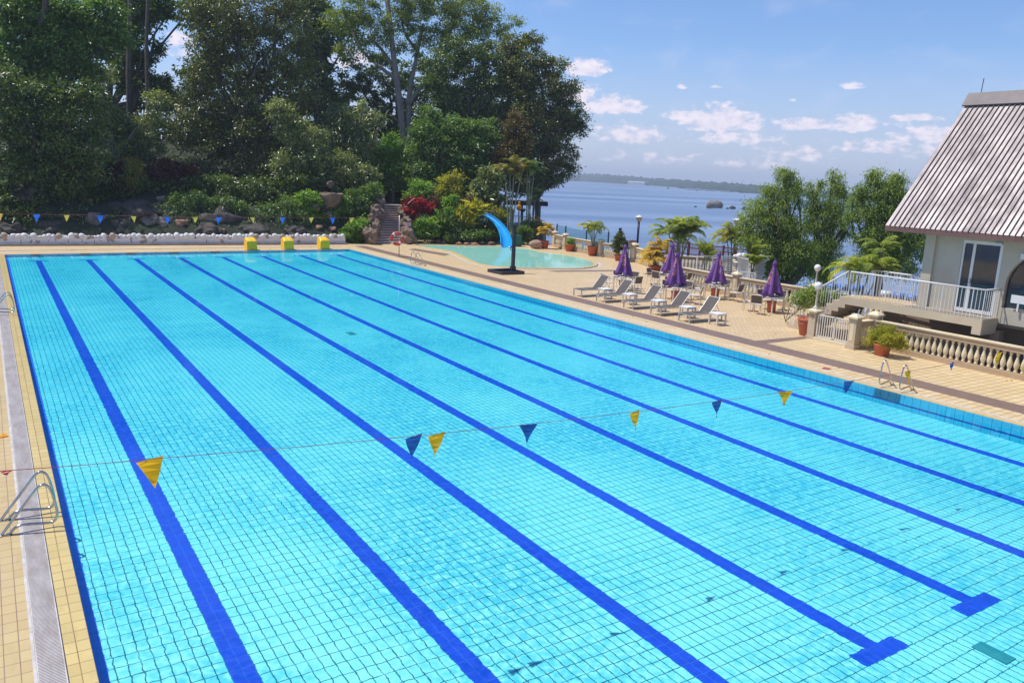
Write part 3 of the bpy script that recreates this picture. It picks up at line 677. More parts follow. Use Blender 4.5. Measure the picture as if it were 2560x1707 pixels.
for a0 in (.6, 2.2, 3.8, 5.4):
    m = MB(); vs = []
    for i in range(3):
        a = a0+(i-1)*.16; d = ax*math.cos(a)+Vector((0,0,1))*math.sin(a)
        for j in range(8):
            b = 2*math.pi*j/8; nrm = ax.cross(Vector((0,0,1))); vs.append(rc+d*(.36+.106*math.cos(b))+nrm*(.068*math.sin(b)))
    m.add(vs, [(i*8+j, (i+1)*8+j, (i+1)*8+(j+1) % 8, i*8+(j+1) % 8) for i in range(2) for j in range(8)])
    sub(m, 'band', 'white', rg, True)

# ------------------------------------------------------------------ cantilever post and frame base
ct = thing('parasol_post', 'dark navy post standing in a square steel frame beside the wading pool', 'post', (25.0, 40.4, 0))
m = MB(); fr = [(23.75,40.95),(23.85,39.7),(25.2,39.5),(25.55,40.9)]
fr = [(23.8,41.1),(23.85,39.75),(25.25,39.7),(25.2,41.05)]
for i in range(4):
    a, b = Vector(fr[i]), Vector(fr[(i+1) % 4]); c = (a+b)/2; d = b-a
    m.box((c.x, c.y, .09), (d.length+.14 if i % 2 == 0 else d.length-.14, .14, .18), math.atan2(d.y, d.x))
m.build('base_frame', 'navy', ct)
MB().box((24.55,40.4,.03),(1.25,1.2,.05)).build('base_plate', 'navy', ct)
m = MB().box((25.0,40.4,1.35),(.17,.17,2.7)); m.build('post', 'navy', ct)
MB().box((25.0,40.4,2.71),(.2,.2,.03)).build('cap', 'black', ct)
MB().tube([(24.9,40.4,1.35),(24.78,40.4,1.35),(24.78,40.4,1.45)], .02, 6).build('crank_handle', 'black', ct)
m = MB().box((25.0,40.4,.25),(.26,.26,.3)); m.build('socket', 'navy', ct)

# ------------------------------------------------------------------ slide
st = thing('water_slide', 'curved bright blue water slide running into the wading pool', 'slide', tuple(atd(1268,617,63.)))
pth = [(1203,536,67.0),(1222,546,66.4),(1240,560,65.7),(1254,577,64.9),(1262,595,64.0),(1265,609,63.2),(1266,617,62.6)]
ctr = catmull([tuple(atd(*p)) for p in pth], 5); m = MB(); vs = []; K = 11
outr = MB()
for i, c in enumerate(ctr):
    t = (ctr[min(i+1, len(ctr)-1)]-ctr[max(i-1, 0)]).normalized(); side = t.cross(Vector((0,0,1))).normalized(); upv = side.cross(t).normalized()
    v = i/(len(ctr)-1); w = .33+.15*v*v
    for j in range(K):
        a = math.pi*(1+j/(K-1)); vs.append(c+side*(math.cos(a)*w)+upv*((math.sin(a)*.8+.62)*w*.95))
n_ = len(ctr)
m.add(vs, [(i*K+j, i*K+j+1, (i+1)*K+j+1, (i+1)*K+j) for i in range(n_-1) for j in range(K-1)])
so = m.build('trough', 'slide', st, True); md = so.modifiers.new('thick', 'SOLIDIFY'); md.thickness = .035
for e in (0, K-1):
    MB().tube([vs[i*K+e] for i in range(n_)], .045, 6).build('rim', 'slide', st, True)
for i in (4, 14):
    c = ctr[i]; MB().tube([(c.x,c.y,c.z-.35),(c.x+.1,c.y+.3,-.1)], .06, 6).build('support_leg', 'navy', st)

# ------------------------------------------------------------------ boat-side furniture: loungers, tables
def make_lounger():
    t = thing('sun_lounger', '', 'sun lounger', (0,0,0), 0, 'sun loungers beside the pool', local=True)
    m = MB()   # frame along +x from 0 to 1.95, width in y 0..0.62
    for y in (0, .62): m.box((.97,y,.33),(1.94,.035,.045))
    for x in (.02, .5, 1.18, 1.92): m.box((x,.31,.33),(.035,.585,.035))
    m.build('frame', 'alu', t)
    for x in (.03, 1.88):
        for y in (0, .62): MB().box((x,y,.154),(.045,.045,.308)).build('leg', 'alu', t)
    vs = []; nn = 8
    for i in range(nn+1):
        x = .03+1.13*i/nn; z = .356-.012*math.sin(math.pi*i/nn)
        vs += [(x,.025,z),(x,.595,z)]
    m = MB().add(vs, [(2*i,2*i+2,2*i+3,2*i+1) for i in range(nn)]); m.add([(a,b,c-.008) for a,b,c in vs], [(2*i,2*i+1,2*i+3,2*i+2) for i in range(nn)])
    m.build('seat', 'sling', t)
    ang = R_(50); ca, sa = math.cos(ang), math.sin(ang); L = .80
    bm = MB()
    for y in (.0, .62): bm.tube([(1.18,y,.345),(1.18+L*ca,y,.345+L*sa)], .018, 6)
    bm.tube([(1.18+L*ca,0,.345+L*sa),(1.18+L*ca,.62,.345+L*sa)], .018, 6); b = bm.build('backrest', 'alu', t)
    p0 = Vector((1.19,0,.36)); p1 = Vector((1.18+L*ca*.98,0,.355+L*sa*.98)); nv = Vector((-sa,0,ca))*.006
    m = MB().add([(p0.x,.02,p0.z),(p0.x,.60,p0.z),(p1.x,.60,p1.z),(p1.x,.02,p1.z)], [(0,1,2,3)]); m.add([(p0.x+.006,.02,p0.z-.004),(p0.x+.006,.60,p0.z-.004),(p1.x+.006,.60,p1.z-.004),(p1.x+.006,.02,p1.z-.004)], [(3,2,1,0)])
    me = m.build('sling', 'sling', t); me.parent = b
    MB().tube([(1.18+L*ca*.65,.06,.345+L*sa*.65),(1.80,.06,.34)], .012, 5).build('strut', 'alu', t)
    MB().tube([(1.18+L*ca*.65,.56,.345+L*sa*.65),(1.80,.56,.34)], .012, 5).build('strut', 'alu', t)
    return t
def make_side():
    t = thing('side_table', '', 'side table', (0,0,0), 0, 'white side tables between the loungers', local=True)
    MB().box((0,0,.47),(.50,.50,.035)).build('table_top', 'tabletop', t)
    m = MB()
    for a, b, c, d in ((0,.225,.46,.04),(0,-.225,.46,.04),(.225,0,.04,.46),(-.225,0,.04,.46)): m.box((a,b,.43),(c if c > .1 else .04, d if d > .1 else .04, .045))
    m.build('apron', 'beigemetal', t)
    for x in (-.225,.225):
        for y in (-.225,.225): MB().box((x,y,.226),(.055,.055,.452), taper=1.).build('leg', 'beigemetal', t)
    return t
W5 = ['farthest', 'second farthest', 'middle', 'second nearest', 'nearest']
l0 = make_lounger(); s0 = make_side()
for i, y in enumerate((31.33, 29.55, 27.62, 25.85, 24.15)):
    o = l0 if i == 0 else copy_tree(l0)
    o.location = (23.04, y, 0); o.rotation_euler = (0,0,R_(random.uniform(-2,1)))
    o['label'] = W5[i]+' of the five grey mesh sun loungers lined up along the pool'
    s = s0 if i == 0 else copy_tree(s0)
    s.location = (23.98, y-(.66 if i < 4 else .66), 0); s.rotation_euler = (0,0,R_(random.uniform(-4,4)))
    s['label'] = 'small white side table standing beside the '+W5[i]+' sun lounger'

def make_chair():
    t = thing('armchair', '', 'chair', (0,0,0), 0, 'mesh armchairs around the umbrella tables', local=True)
    # faces +x ; origin under the seat centre
    m = MB().box((0,0,.43),(.46,.46,.03)); m.build('seat', 'beigemetal', t)
    for y in (-.25, .25):
        MB().tube([(.22,y,0),(.22,y,.64)], .016, 6).build('leg', 'beigemetal', t)
        MB().tube([(-.26,y,0),(-.22,y,.44)], .016, 6).build('leg', 'beigemetal', t)
        MB().box((0,y,.645),(.50,.035,.022)).build('armrest', 'beigemetal', t)
    bm = MB()
    for y in (-.25,.25): bm.tube([(-.22,y,.44),(-.31,y,.87)], .017, 6)
    bm.tube([(-.31,-.25,.87),(-.31,.25,.87)], .017, 6); b = bm.build('backrest', 'beigemetal', t)
    m = MB(); m.add([(-.235,-.235,.50),(-.235,.235,.50),(-.308,.235,.855),(-.308,-.235,.855)], [(0,1,2,3)]); m.add([(-.243,-.235,.50),(-.243,.235,.50),(-.316,.235,.855),(-.316,-.235,.855)], [(3,2,1,0)])
    mm = m.build('mesh_panel', 'sling2', t); mm.parent = b
    return t
def make_table():
    t = thing('garden_table', '', 'table', (0,0,0), 0, 'square white tables under the umbrellas', local=True)
    MB().box((0,0,.72),(.80,.80,.03)).build('table_top', 'tabletop', t)
    for x in (-.35,.35):
        for y in (-.35,.35): MB().box((x,y,.352),(.05,.05,.704)).build('leg', 'beigemetal', t)
    return t
def make_umbrella(seed):
    t = thing('closed_umbrella', '', 'umbrella', (0,0,0), 0, 'folded purple umbrellas', local=True)
    MB().tube([(0,0,0),(0,0,2.28)], .022, 8).build('pole', 'alu', t, True)
    MB().lathe((0,0,0), [(.17,0),(.19,.02),(.20,.40),(.22,.42),(.22,.50),(.19,.50)], 16).build('base', 'terracotta', t, True)
    rs = random.Random(seed); vs = []; n = 48; ph = rs.uniform(0,6)
    prof = [(.05,2.20),(.075,2.10),(.10,2.0),(.15,1.8),(.21,1.55),(.28,1.25),(.35,.98),(.39,.82)]
    for i, (r, z) in enumerate(prof):
        v = i/(len(prof)-1)
        for j in range(n):
            a = 2*math.pi*j/n; k = 1+(.34*v+.05)*math.sin(a*6+ph+.9*math.sin(a+ph)+v*.9)+.14*v*math.sin(a*2+ph*2)+.05*math.sin(a*3+v*5+ph)
            zz = z + (-.05*math.sin(a*6+ph)+.07*math.sin(a*2+ph) if i == len(prof)-1 else 0)
            vs.append((r*k*math.cos(a), r*k*math.sin(a), zz))
    m = MB().add(vs, [(i*n+j, i*n+(j+1) % n, (i+1)*n+(j+1) % n, (i+1)*n+j) for i in range(len(prof)-1) for j in range(n)])
    c = m.build('canopy', 'umb', t, True); md = c.modifiers.new('thick', 'SOLIDIFY'); md.thickness = .008
    m = MB()
    vs = []
    for i, (r, z) in enumerate([(.045,2.14),(.10,2.16),(.085,2.24),(.05,2.32),(.02,2.36)]):
        for j in range(16):
            a = 2*math.pi*j/16; k = 1+.25*math.sin(a*4+seed); vs.append((r*k*math.cos(a), r*k*math.sin(a), z+.02*math.sin(a*3+seed)))
    m.add(vs, [(i*16+j, i*16+(j+1) % 16, (i+1)*16+(j+1) % 16, (i+1)*16+j) for i in range(4) for j in range(16)]); m.build('top_vent', 'umb', t, True)
    return t
US = [((26.80,32.66),'first'), ((30.45,33.1),'second'), ((26.77,28.75),'third'), ((29.5,28.8),'fourth'), ((28.95,24.85),'rightmost')]
CH = [[(175,.95,0),(20,.95,0),(60,1.0,0),(265,1.0,0)], [(190,.9,0),(110,.95,0),(290,.95,0),(250,1.5,0)], [(160,.95,0),(290,1.0,0),(70,.95,0),(20,1.0,0)],
      [(120,.95,0),(165,1.0,0),(20,.95,0),(290,1.05,0)], [(140,1.0,0),(185,1.05,0),(60,.95,0),(20,1.0,0),(290,1.1,0)]]
DN = {0:'east',1:'north east',2:'north',3:'north west',4:'west',5:'south west',6:'south',7:'south east'}
c0 = make_chair(); t0 = make_table(); firstc = True; firstt = True
SIDE = ['behind and right of', 'to the far right of', 'just behind', 'to the far left of', 'on the left of', 'at the front left of', 'in front of', 'at the front right of']
for i, ((x, y), w) in enumerate(US):
    u = make_umbrella(i*2+1); u.location = (x, y, 0); u.rotation_euler = (R_((-1.5,1.2,.6,-1,1.6)[i]),R_((1,-1.4,1.8,.5,-1.2)[i]),i*1.3)
    u['label'] = 'folded purple umbrella, '+w+(' from the left' if w != 'rightmost' else '')+' of the five on the terrace'
    tb = t0 if firstt else copy_tree(t0); firstt = False; tb.location = (x, y, 0); tb.rotation_euler = (0,0,R_(random.uniform(-15,15)))
    tb['label'] = 'square white table under the '+w+' purple umbrella'
    used = set()
    for (ang, r, j) in CH[i]:
        c = c0 if firstc else copy_tree(c0); firstc = False
        a = R_(ang); c.location = (x+r*math.cos(a), y+r*math.sin(a), 0); c.rotation_euler = (0,0,a+math.pi+R_(random.uniform(-18,18)))
        s_ = SIDE[int(((ang+22.5) % 360)//45)]
        if s_ in used: s_ = 'farther out, '+s_
        used.add(s_); c['label'] = 'mesh armchair '+s_+' the '+w+' purple umbrella'

# ------------------------------------------------------------------ balustrades
BPROF = [(.055,0),(.055,.05),(.035,.07),(.042,.10),(.068,.17),(.074,.24),(.062,.32),(.038,.42),(.030,.50),(.034,.53),(.05,.55),(.05,.60)]
def balustrade(label, pts, posts, sp=.21, h=1.0, posth=1.16, group='balustrades round the terrace', pw_=.32, z0=0.):
    c = pts[0]; t = thing('balustrade', label, 'balustrade', (c[0], c[1], z0), 0, group)
    base = None; nb = 0
    for a, b in zip(pts[:-1], pts[1:]):
        a, b = Vector((*a, 0)), Vector((*b, 0)); d = b-a; L = d.length; u = d.normalized(); ang = math.atan2(d.y, d.x); mid = (a+b)/2
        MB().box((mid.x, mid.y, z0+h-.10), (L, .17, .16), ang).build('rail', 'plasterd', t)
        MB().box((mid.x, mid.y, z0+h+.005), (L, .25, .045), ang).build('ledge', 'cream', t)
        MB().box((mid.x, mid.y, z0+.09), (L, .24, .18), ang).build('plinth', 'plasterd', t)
        n = int((L-.3)/sp)
        for i in range(n):
            p = a+u*(L/2+(i-(n-1)/2)*sp); nb += 1
            if base is None:
                base = MB().lathe((0,0,0), [(r*1.12, z*(h-.37)/.60) for r, z in BPROF], 12).build('baluster', 'cream', None, True); o = base
            else: o = base.copy(); col.objects.link(o)
            o.parent = t; o.location = (p.x-c[0], p.y-c[1], .18)
    for (x, y) in posts:
        m = MB().box((x,y,z0+posth/2-.02),(pw_,pw_,posth-.04)); m.box((x,y,z0+.08),(pw_+.06,pw_+.06,.16)); po = m.build('post', 'plaster', t)
        m = MB().box((x,y,z0+posth),(pw_+.14,pw_+.14,.06)); m.box((x,y,z0+posth+.08),(pw_+.10,pw_+.10,.10), 0, .35); sub(m, 'cap', 'cream', po)
        m = MB().box((x-pw_/2-.004,y,z0+.62),(.012,pw_*.5,.62)); sub(m, 'panel', 'cream', po)
    return t
balustrade('cream balustrade running out of the photo on the right behind the round shrub', [(26.15,17.9),(26.15,9.2)], [(26.28,18.05)], .205, 1.0, 1.18)
balustrade('short balustrade of slim balusters between the gate and the corner pillar', [(25.35,18.12),(26.1,18.09)], [(25.17,18.12)], .15, .98, 1.14, pw_=.30)
balustrade('balustrade with globe lamp pillar behind the umbrella tables', [(31.40,33.0),(31.12,28.9)], [(31.12,28.9)], .23)
balustrade('balustrade behind the rightmost umbrella, ending at the flight of steps', [(31.1,28.74),(31.3,24.55)], [(31.32,24.4)], .23)
balustrade('balustrade beyond the steps under the raised terrace', [(31.33,24.2),(31.5,20.7)], [], .23)
balustrade('balustrade between the glass fence and the far potted palm', [(38.25,54.5),(37.6,52.3)], [(38.3,54.62),(37.59,52.2)], .25)
balustrade('curving balustrade behind the bowl planter and the tall potted palm', [(37.56,52.0),(37.4,49.6),(37.15,47.4)], [(37.13,47.2)], .21)
balustrade('balustrade behind the round topiary bush', [(37.12,47.0),(37.3,44.0)], [(37.35,43.75)], .21, pw_=.42, posth=1.18)
balustrade('balustrade going behind the orange and yellow palm', [(37.3,43.5),(36.0,40.6),(34.6,38.6)], [], .22)
balustrade('outer balustrade on the lower promenade beyond the terrace', [(38.3,41.5),(41.4,38.4),(39.2,36.0)], [(41.45,38.3)], .24, 1.0, 1.2, z0=-.35)

# gate between the pillars
gp = thing('gate_pillar', 'beige pillar carrying the nearest globe lamp, left of the white gate', 'pillar', (25.34,19.95,0))
m = MB().box((25.34,19.95,.52),(.30,.30,1.04)); m.box((25.34,19.95,.06),(.36,.36,.12)); m.build('shaft', 'plaster', gp)
m = MB().box((25.34,19.95,1.07),(.46,.46,.06)); m.box((25.34,19.95,1.14),(.42,.42,.08),0,.3); m.build('cap', 'cream', gp)
m = MB(); m.lathe((0,0,0), [(.055,0),(.06,.01),(.02,.012)], 12); m.v = [(25.18-.0-v[2], 19.93+v[0], .88+v[1]) for v in m.v]; m.build('badge', plain('badge', (.5,.22,.05), (.4,.16,.04), 9, .5), gp)
gt = thing('gate', 'white double gate of vertical bars between two beige pillars', 'gate', (25.25,19,0))
for (ya, yb) in ((19.72,19.02),(18.98,18.30)):
    lf = MB()
    for z in (.16,.97): lf.box((25.27,(ya+yb)/2,z),(.05,abs(ya-yb),.05))
    for y in (ya,yb): lf.box((25.27,y,.56),(.05,.05,.86))
    g = lf.build('leaf', 'beigemetal', gt); m = MB()
    for k in range(1,7): m.box((25.27, ya+(yb-ya)*k/7, .56),(.028,.035,.78))
    sub(m, 'bars', 'beigemetal', g)
MB().box((25.27,19.0,.06),(.30,1.5,.12)).build('threshold', 'cream', gt)

# ------------------------------------------------------------------ globe lamps and street lamps
def globe_lamp(label, x, y, zb, py_c, px_c, rpx):
    D = np.dot(np.array([x,y,1.5])-CAM, fw); zc = zat(px_c, py_c, x, y); r = rpx/F*D
    t = thing('globe_lamp', label, 'lamp', (x,y,zb), 0, 'white globe lamps')
    MB().lathe((x,y,zb), [(.10,0),(.10,.03),(.05,.06),(.035,.12),(.03,zc-zb-r-.06),(.07,zc-zb-r-.03),(.08,zc-zb-r+.02)], 12).build('pole', 'beigemetal', t, True)
    MB().blob((x,y,zc),(r,r,r),0,0,(20,12)).build('globe', 'globe', t, True)
globe_lamp('white globe lamp on the pillar beside the white gate, nearest of the three', 25.34,19.95,1.18, 715, 2051, 9.6)
globe_lamp('white globe lamp on a slim pole behind the leafy shrub near the steps', 31.32,24.4,1.25, 669, 2038, 8.3)
globe_lamp('white globe lamp on the balustrade pillar in front of the slatted screen', 31.12,28.9,1.25, 639, 1841, 7.2)
def street_lamp(label, x, y, zb, px, py_top):
    zt = zat(px, py_top, x, y); t = thing('street_lamp', label, 'street lamp', (x,y,zb), 0, 'lamps on the seafront')
    MB().tube([(x,y,zb),(x,y,zt-.50)], .09, 10).build('pole', 'navy', t, True)
    MB().lathe((x,y,zt-.5), [(.09,0),(.16,.06),(.25,.30),(.26,.33)], 14).build('lantern', 'lampglass', t, True)
    MB().lathe((x,y,zt-.17), [(.29,0),(.29,.03),(.20,.10),(.05,.16),(.02,.18)], 14).build('hood', 'white', t, True)
for lb, px, D, pt in (('dark seafront lamp post standing behind the balustrade near the round topiary',1594,62,538), ('dark seafront lamp post behind the yellow-green palm, right of the first',1838,60,545)):
    p = atd(px, 600, D); street_lamp(lb, p[0], p[1], -.3, px, pt)

# ------------------------------------------------------------------ foliage generators
def leaf_mesh(name, C, N, U, Ls, Ws, mat, parent, fold=.25):
    """C centres, N normals, U leaf directions; each leaf is a folded pair of triangles-quads"""
    n = len(C); U = U/np.linalg.norm(U, axis=1)[:, None]; S = np.cross(N, U); S /= np.maximum(np.linalg.norm(S, axis=1), 1e-6)[:, None]; N2 = np.cross(U, S)
    Ls = Ls[:, None]; Ws = Ws[:, None]
    a = C-U*Ls*.5; b = C+S*Ws*.5+N2*Ws*fold-U*Ls*.05; c = C+U*Ls*.5-N2*Ls*.12; d = C-S*Ws*.5+N2*Ws*fold-U*Ls*.05
    V = np.stack([a, b, c, d], 1).reshape(-1, 3)
    if parent is not None and parent.get('_loc') is not None: V = V-np.array(list(parent['_loc']))
    me = bpy.data.meshes.new(name); me.vertices.add(4*n); me.vertices.foreach_set('co', V.astype(np.float32).ravel())
    me.loops.add(6*n); me.polygons.add(2*n)
    idx = (np.arange(n)[:, None]*4+np.array([0,1,2,0,2,3])[None]).astype(np.int32)
    me.loops.foreach_set('vertex_index', idx.ravel()); me.polygons.foreach_set('loop_start', np.arange(0, 6*n, 3, dtype=np.int32))
    me.update(calc_edges=True); me.materials.append(MAT[mat]); me.validate()
    o = bpy.data.objects.new(name, me); col.objects.link(o); o.parent = parent; return o
def crown(blobs, n, L, mat, parent, seed, cl=.55, droop=0., wr=.5, name='crown', dens=1.0):
    rg = np.random.default_rng(seed); B = np.array([b[:3] for b in blobs]); Rr = np.array([b[3] for b in blobs])
    # clusters on each ellipsoid
    area = Rr**2; per = np.maximum(4, (area/area.sum()*max(30, n/64)).astype(int))
    cc, oo = [], []
    for c, r, k in zip(B, Rr, per):
        d = rg.normal(size=(k, 3)); d[:, 2] += .15; d /= np.linalg.norm(d, axis=1)[:, None]
        rad = r*(1.0-.42*rg.random(k)**1.3+.13*rg.normal(size=k)+.22*(rg.random(k) > .88)); cc.append(c+d*rad[:, None]*np.array([1,1,.92])); oo.append(d)
    cc = np.concatenate(cc); oo = np.concatenate(oo)
    i = rg.integers(0, len(cc), n); crad = (cl*(.6+.8*rg.random(len(cc))))[i]
    e = rg.normal(size=(n, 3))*np.array([1,1,.62]); C = cc[i]+e*crad[:, None]*.55; C[:, 2] -= droop*np.abs(rg.normal(size=n))*crad
    N = oo[i]*.35+np.array([0,0,.75])+rg.normal(size=(n, 3))*.45; N /= np.linalg.norm(N, axis=1)[:, None]
    U = oo[i]*.6+e*.3+rg.normal(size=(n, 3))*.55+np.array([0,0,-.25-droop]); 
    Ls = L*(.65+.7*rg.random(n)); return leaf_mesh(name, C, N, U, Ls, Ls*wr, mat, parent)
def branch_pts(a, b, seed, sag=.12):
    rs = random.Random(seed); a, b = Vector(a), Vector(b); L = (b-a).length; m = (a+b)/2+Vector((rs.uniform(-1,1), rs.uniform(-1,1), rs.uniform(0,.8)))*L*sag
    return catmull([a, a.lerp(m, .55)+Vector((0,0,L*.04)), m, b], 3)
TN = [0]
def tree(name, label, base, blobs, n, L, mat, cat='tree', trunk='bark', tr=.3, group=None, fork=.45, cl=.6, droop=0., wr=.5, extra=None, branches=True, crn='crown'):
    TN[0] += 1; sd_ = TN[0]*17+3
    t = thing(name, label, cat, base, 0, group)
    B = [(*map(float, b[:3]), float(b[3])) for b in blobs]
    if branches:
        top = Vector((sum(b[0] for b in B)/len(B), sum(b[1] for b in B)/len(B), sum(b[2] for b in B)/len(B))); bs = Vector(tuple(map(float, base)))
        fk = bs.lerp(top, fork); m = MB(); m.tube(catmull([bs-Vector((0,0,.3)), bs.lerp(fk, .5)+Vector((tr*.6,0,0)), fk], 4), [tr*(1.25-.05*i) if i < 3 else tr for i in range(9)], 9)
        for k, b in enumerate(B): m.tube(branch_pts(fk, b[:3], sd_+k), [tr*.62*(1-.085*j) for j in range(10)], 6)
        m.build('trunk', trunk, t, True)
    if extra:
        for (pts, r0_, r1_) in extra:
            q = catmull(pts, 4); MB().tube(q, [r0_+(r1_-r0_)*i/(len(q)-1) for i in range(len(q))], 9).build('trunk' if r0_ > .25 else 'limb', trunk, t, True)
    crown(B, n, L, mat, t, sd_, cl, droop, wr, crn)
    return t
def Dw(px): return 50.2+px*.0121
def pb(px, py, r, ex):
    D = Dw(px)+ex; p = atd(px, py, D); return (p[0], p[1], p[2], r/F*D)
def gbase(px, ex):
    D = Dw(px)+ex; p = atd(px, 560, D); return (p[0], p[1], hill(p[0], p[1]))

# ------------------------------------------------------------------ the wood behind the pool
WG = 'trees on the slope behind the pool'
tree('broadleaf_tree', 'bright green overhanging tree filling the top left corner of the photo', gbase(150, 8), [pb(*b, 5) for b in ((30,30,62),(115,30,60),(190,60,52),(70,110,58),(150,125,52),(232,112,42),(195,165,36),(255,40,48),(285,95,34),(110,175,44),(30,170,50))], 30000, .28, 'l_mid', tr=.22, group=WG, extra=[([tuple(atd(105,-40,55)), tuple(atd(112,10,55)), tuple(atd(100,60,55))], .18, .12)])
tree('vine_covered_tree', 'very dark vine covered tree under the bright one at the left edge', gbase(90, 3), [pb(*b, 3) for b in ((20,225,60),(95,255,60),(150,300,55),(25,330,60),(105,365,60),(60,430,60),(175,395,50),(170,460,45),(20,500,45),(215,330,35),(120,500,35),(150,430,50),(90,520,40),(215,250,40),(230,420,40),(190,520,34))], 36000, .26, 'l_dark', tr=.4, group=WG, cl=.7)
tree('gap_tree', 'slender dark trunked tree beside the gaps of sky on the left', gbase(325, 12), [pb(*b, 12) for b in ((350,30,42),(385,5,36),(335,95,28),(385,120,20),(398,40,30),(372,160,22),(395,210,26),(345,210,30),(310,30,40),(330,150,28),(300,190,26),(318,120,26),(365,195,20))], 13000, .30, 'l_dark', tr=.22, group=WG, extra=[([tuple(atd(327,350,65)), tuple(atd(322,180,64)), tuple(atd(326,0,64)), tuple(atd(330,-60,64))], .24, .18), ([tuple(atd(372,320,64)), tuple(atd(366,120,64)), tuple(atd(372,-40,64))], .16, .12)])
tree('speckled_tree', 'small leaved pale speckled tree right of the dark left corner', gbase(280, 6), [pb(*b, 7) for b in ((245,195,34),(232,250,36),(285,300,34),(255,335,38),(305,370,40),(352,330,32),(340,400,42),(295,430,40),(385,300,26),(372,370,36),(400,250,22))], 22000, .22, 'l_silver', tr=.2, group=WG, cl=.5, trunk='barkpale')
tree('olive_tree', 'huge dense olive green glossy tree in the middle of the left half', gbase(600, 9), [pb(*b, 9) for b in ((600,30,80),(560,95,62),(650,130,72),(720,70,56),(735,165,44),(520,140,48),(560,220,76),(650,250,78),(505,285,56),(600,340,76),(690,320,58),(520,380,62),(720,400,48),(640,420,66),(458,330,40),(450,430,44),(500,20,40),(690,0,50),(760,250,34),(478,220,30))], 60000, .24, 'l_olive', tr=.5, group=WG, cl=.75)
tree('dark_conifer', 'tall narrow nearly black tree left of the feathery crown', gbase(800, 20), [pb(*b, 20) for b in ((785,30,44),(805,110,44),(790,190,40),(800,260,44),(815,320,40),(760,110,34),(745,10,40))], 16000, .34, 'l_dark', tr=.35, group=WG)
tree('back_tree', 'dark leafy tree behind the pale forked trunks', gbase(950, 26), [pb(*b, 26) for b in ((885,190,40),(900,240,52),(960,190,48),(990,250,56),(945,300,52),(1030,190,46),(1050,290,56),(880,310,46),(1100,330,60),(1150,280,60),(1010,340,50),(850,350,46),(1080,210,50))], 26000, .34, 'l_dark', tr=.4, group=WG)
tt = tree('feathery_tree', 'tall feathery light green tree with pale forked trunks', gbase(1020, 17), [pb(*b, 16) for b in ((850,50,38),(905,15,46),(947,72,40),(1035,45,50),(1095,100,38),(1140,75,36),(1170,20,46),(1225,50,34),(1258,88,24),(1200,92,38),(866,125,26),(925,125,24),(1010,0,50),(1100,10,44),(1150,130,26),(985,110,26),(1050,120,24),(1285,60,16))], 34000, .27, 'l_light', tr=.25, group=WG, cl=.62, wr=.34, branches=False, trunk='barkpale', fork=.3,
  extra=[([tuple(atd(1012,370,78.2)), tuple(atd(998,250,78.2)), tuple(atd(985,150,78.2)), tuple(atd(970,20,78.2)), tuple(atd(962,-40,78.2))], .38, .18), ([tuple(atd(1024,370,78.2)), tuple(atd(1022,250,78.7)), tuple(atd(1040,150,79.2)), tuple(atd(1058,60,79.2))], .30, .13), ([tuple(atd(1022,260,78.4)), tuple(atd(1052,215,79.2)), tuple(atd(1080,170,80.2)), tuple(atd(1120,80,80.2))], .22, .10),
         ([tuple(atd(985,170,78.2)), tuple(atd(950,120,79.2)), tuple(atd(915,85,79.2))], .2, .09), ([tuple(atd(992,200,78.2)), tuple(atd(940,160,79.2)), tuple(atd(900,120,79.2)), tuple(atd(870,60,79.2))], .2, .08), ([tuple(atd(1046,130,79.2)), tuple(atd(1010,80,79.2)), tuple(atd(1005,20,79.2))], .18, .08), ([tuple(atd(1070,185,80.2)), tuple(atd(1130,120,81.2)), tuple(atd(1180,80,81.2)), tuple(atd(1230,60,81.2))], .2, .07)])
tree('mid_tree', 'dark green tree with small shining leaves between the pale trunks and the sea', gbase(1150, 11), [pb(*b, 12) for b in ((1108,165,42),(1150,130,40),(1100,215,44),(1160,210,52),(1120,265,46),(1190,160,44),(1228,140,36),(1210,230,50),(1250,215,42),(1180,300,46),(1240,310,46),(1100,320,40),(1262,150,28))], 30000, .26, 'l_dark', tr=.4, group=WG, cl=.6)
tree('shore_tree', 'large dark rounded tree standing against the sea and sky', gbase(1340, 11), [pb(*b, 11) for b in ((1330,105,26),(1300,150,40),(1345,150,28),(1385,175,34),(1358,230,50),(1412,235,36),(1428,290,34),(1440,330,26),(1395,300,46),(1402,385,42),(1420,430,22),(1360,330,60),(1345,410,46),(1295,200,46),(1305,290,56),(1300,370,48),(1380,440,26),(1280,110,26),(1330,450,36),(1300,440,36),(1355,460,24),(1290,470,24))], 52000, .25, 'l_olive', tr=.25, group=WG, cl=.62)
tree('drooping_tree', 'tree with long drooping pale leaves left of the forked trunks', gbase(870, 8), [pb(*b, 8) for b in ((860,300,36),(828,345,40),(895,340,40),(930,300,16),(950,292,12),(885,390,42),(845,280,20),(910,265,14))], 11000, .42, 'l_silver', tr=.18, group=WG, cl=.6, droop=.7, wr=.24, trunk='barkpale')
tree('understorey_tree', 'sunlit light green shrubby tree beside the olive tree', gbase(740, 5), [pb(*b, 5) for b in ((705,280,34),(735,330,42),(760,395,48),(800,440,46),(838,470,42),(850,420,42),(880,490,34),(785,350,30),(720,420,40),(770,470,34),(915,450,36),(890,440,36))], 26000, .22, 'l_silver', tr=.15, group=WG, cl=.5)
tree('bright_shrub_tree', 'bright green bushy tree just above the stairway', gbase(980, 7), [pb(*b, 9) for b in ((982,368,30),(1000,405,34),(975,430,34),(1012,455,30),(950,395,24),(960,470,30))], 12000, .26, 'l_bright', tr=.15, group=WG, cl=.5)
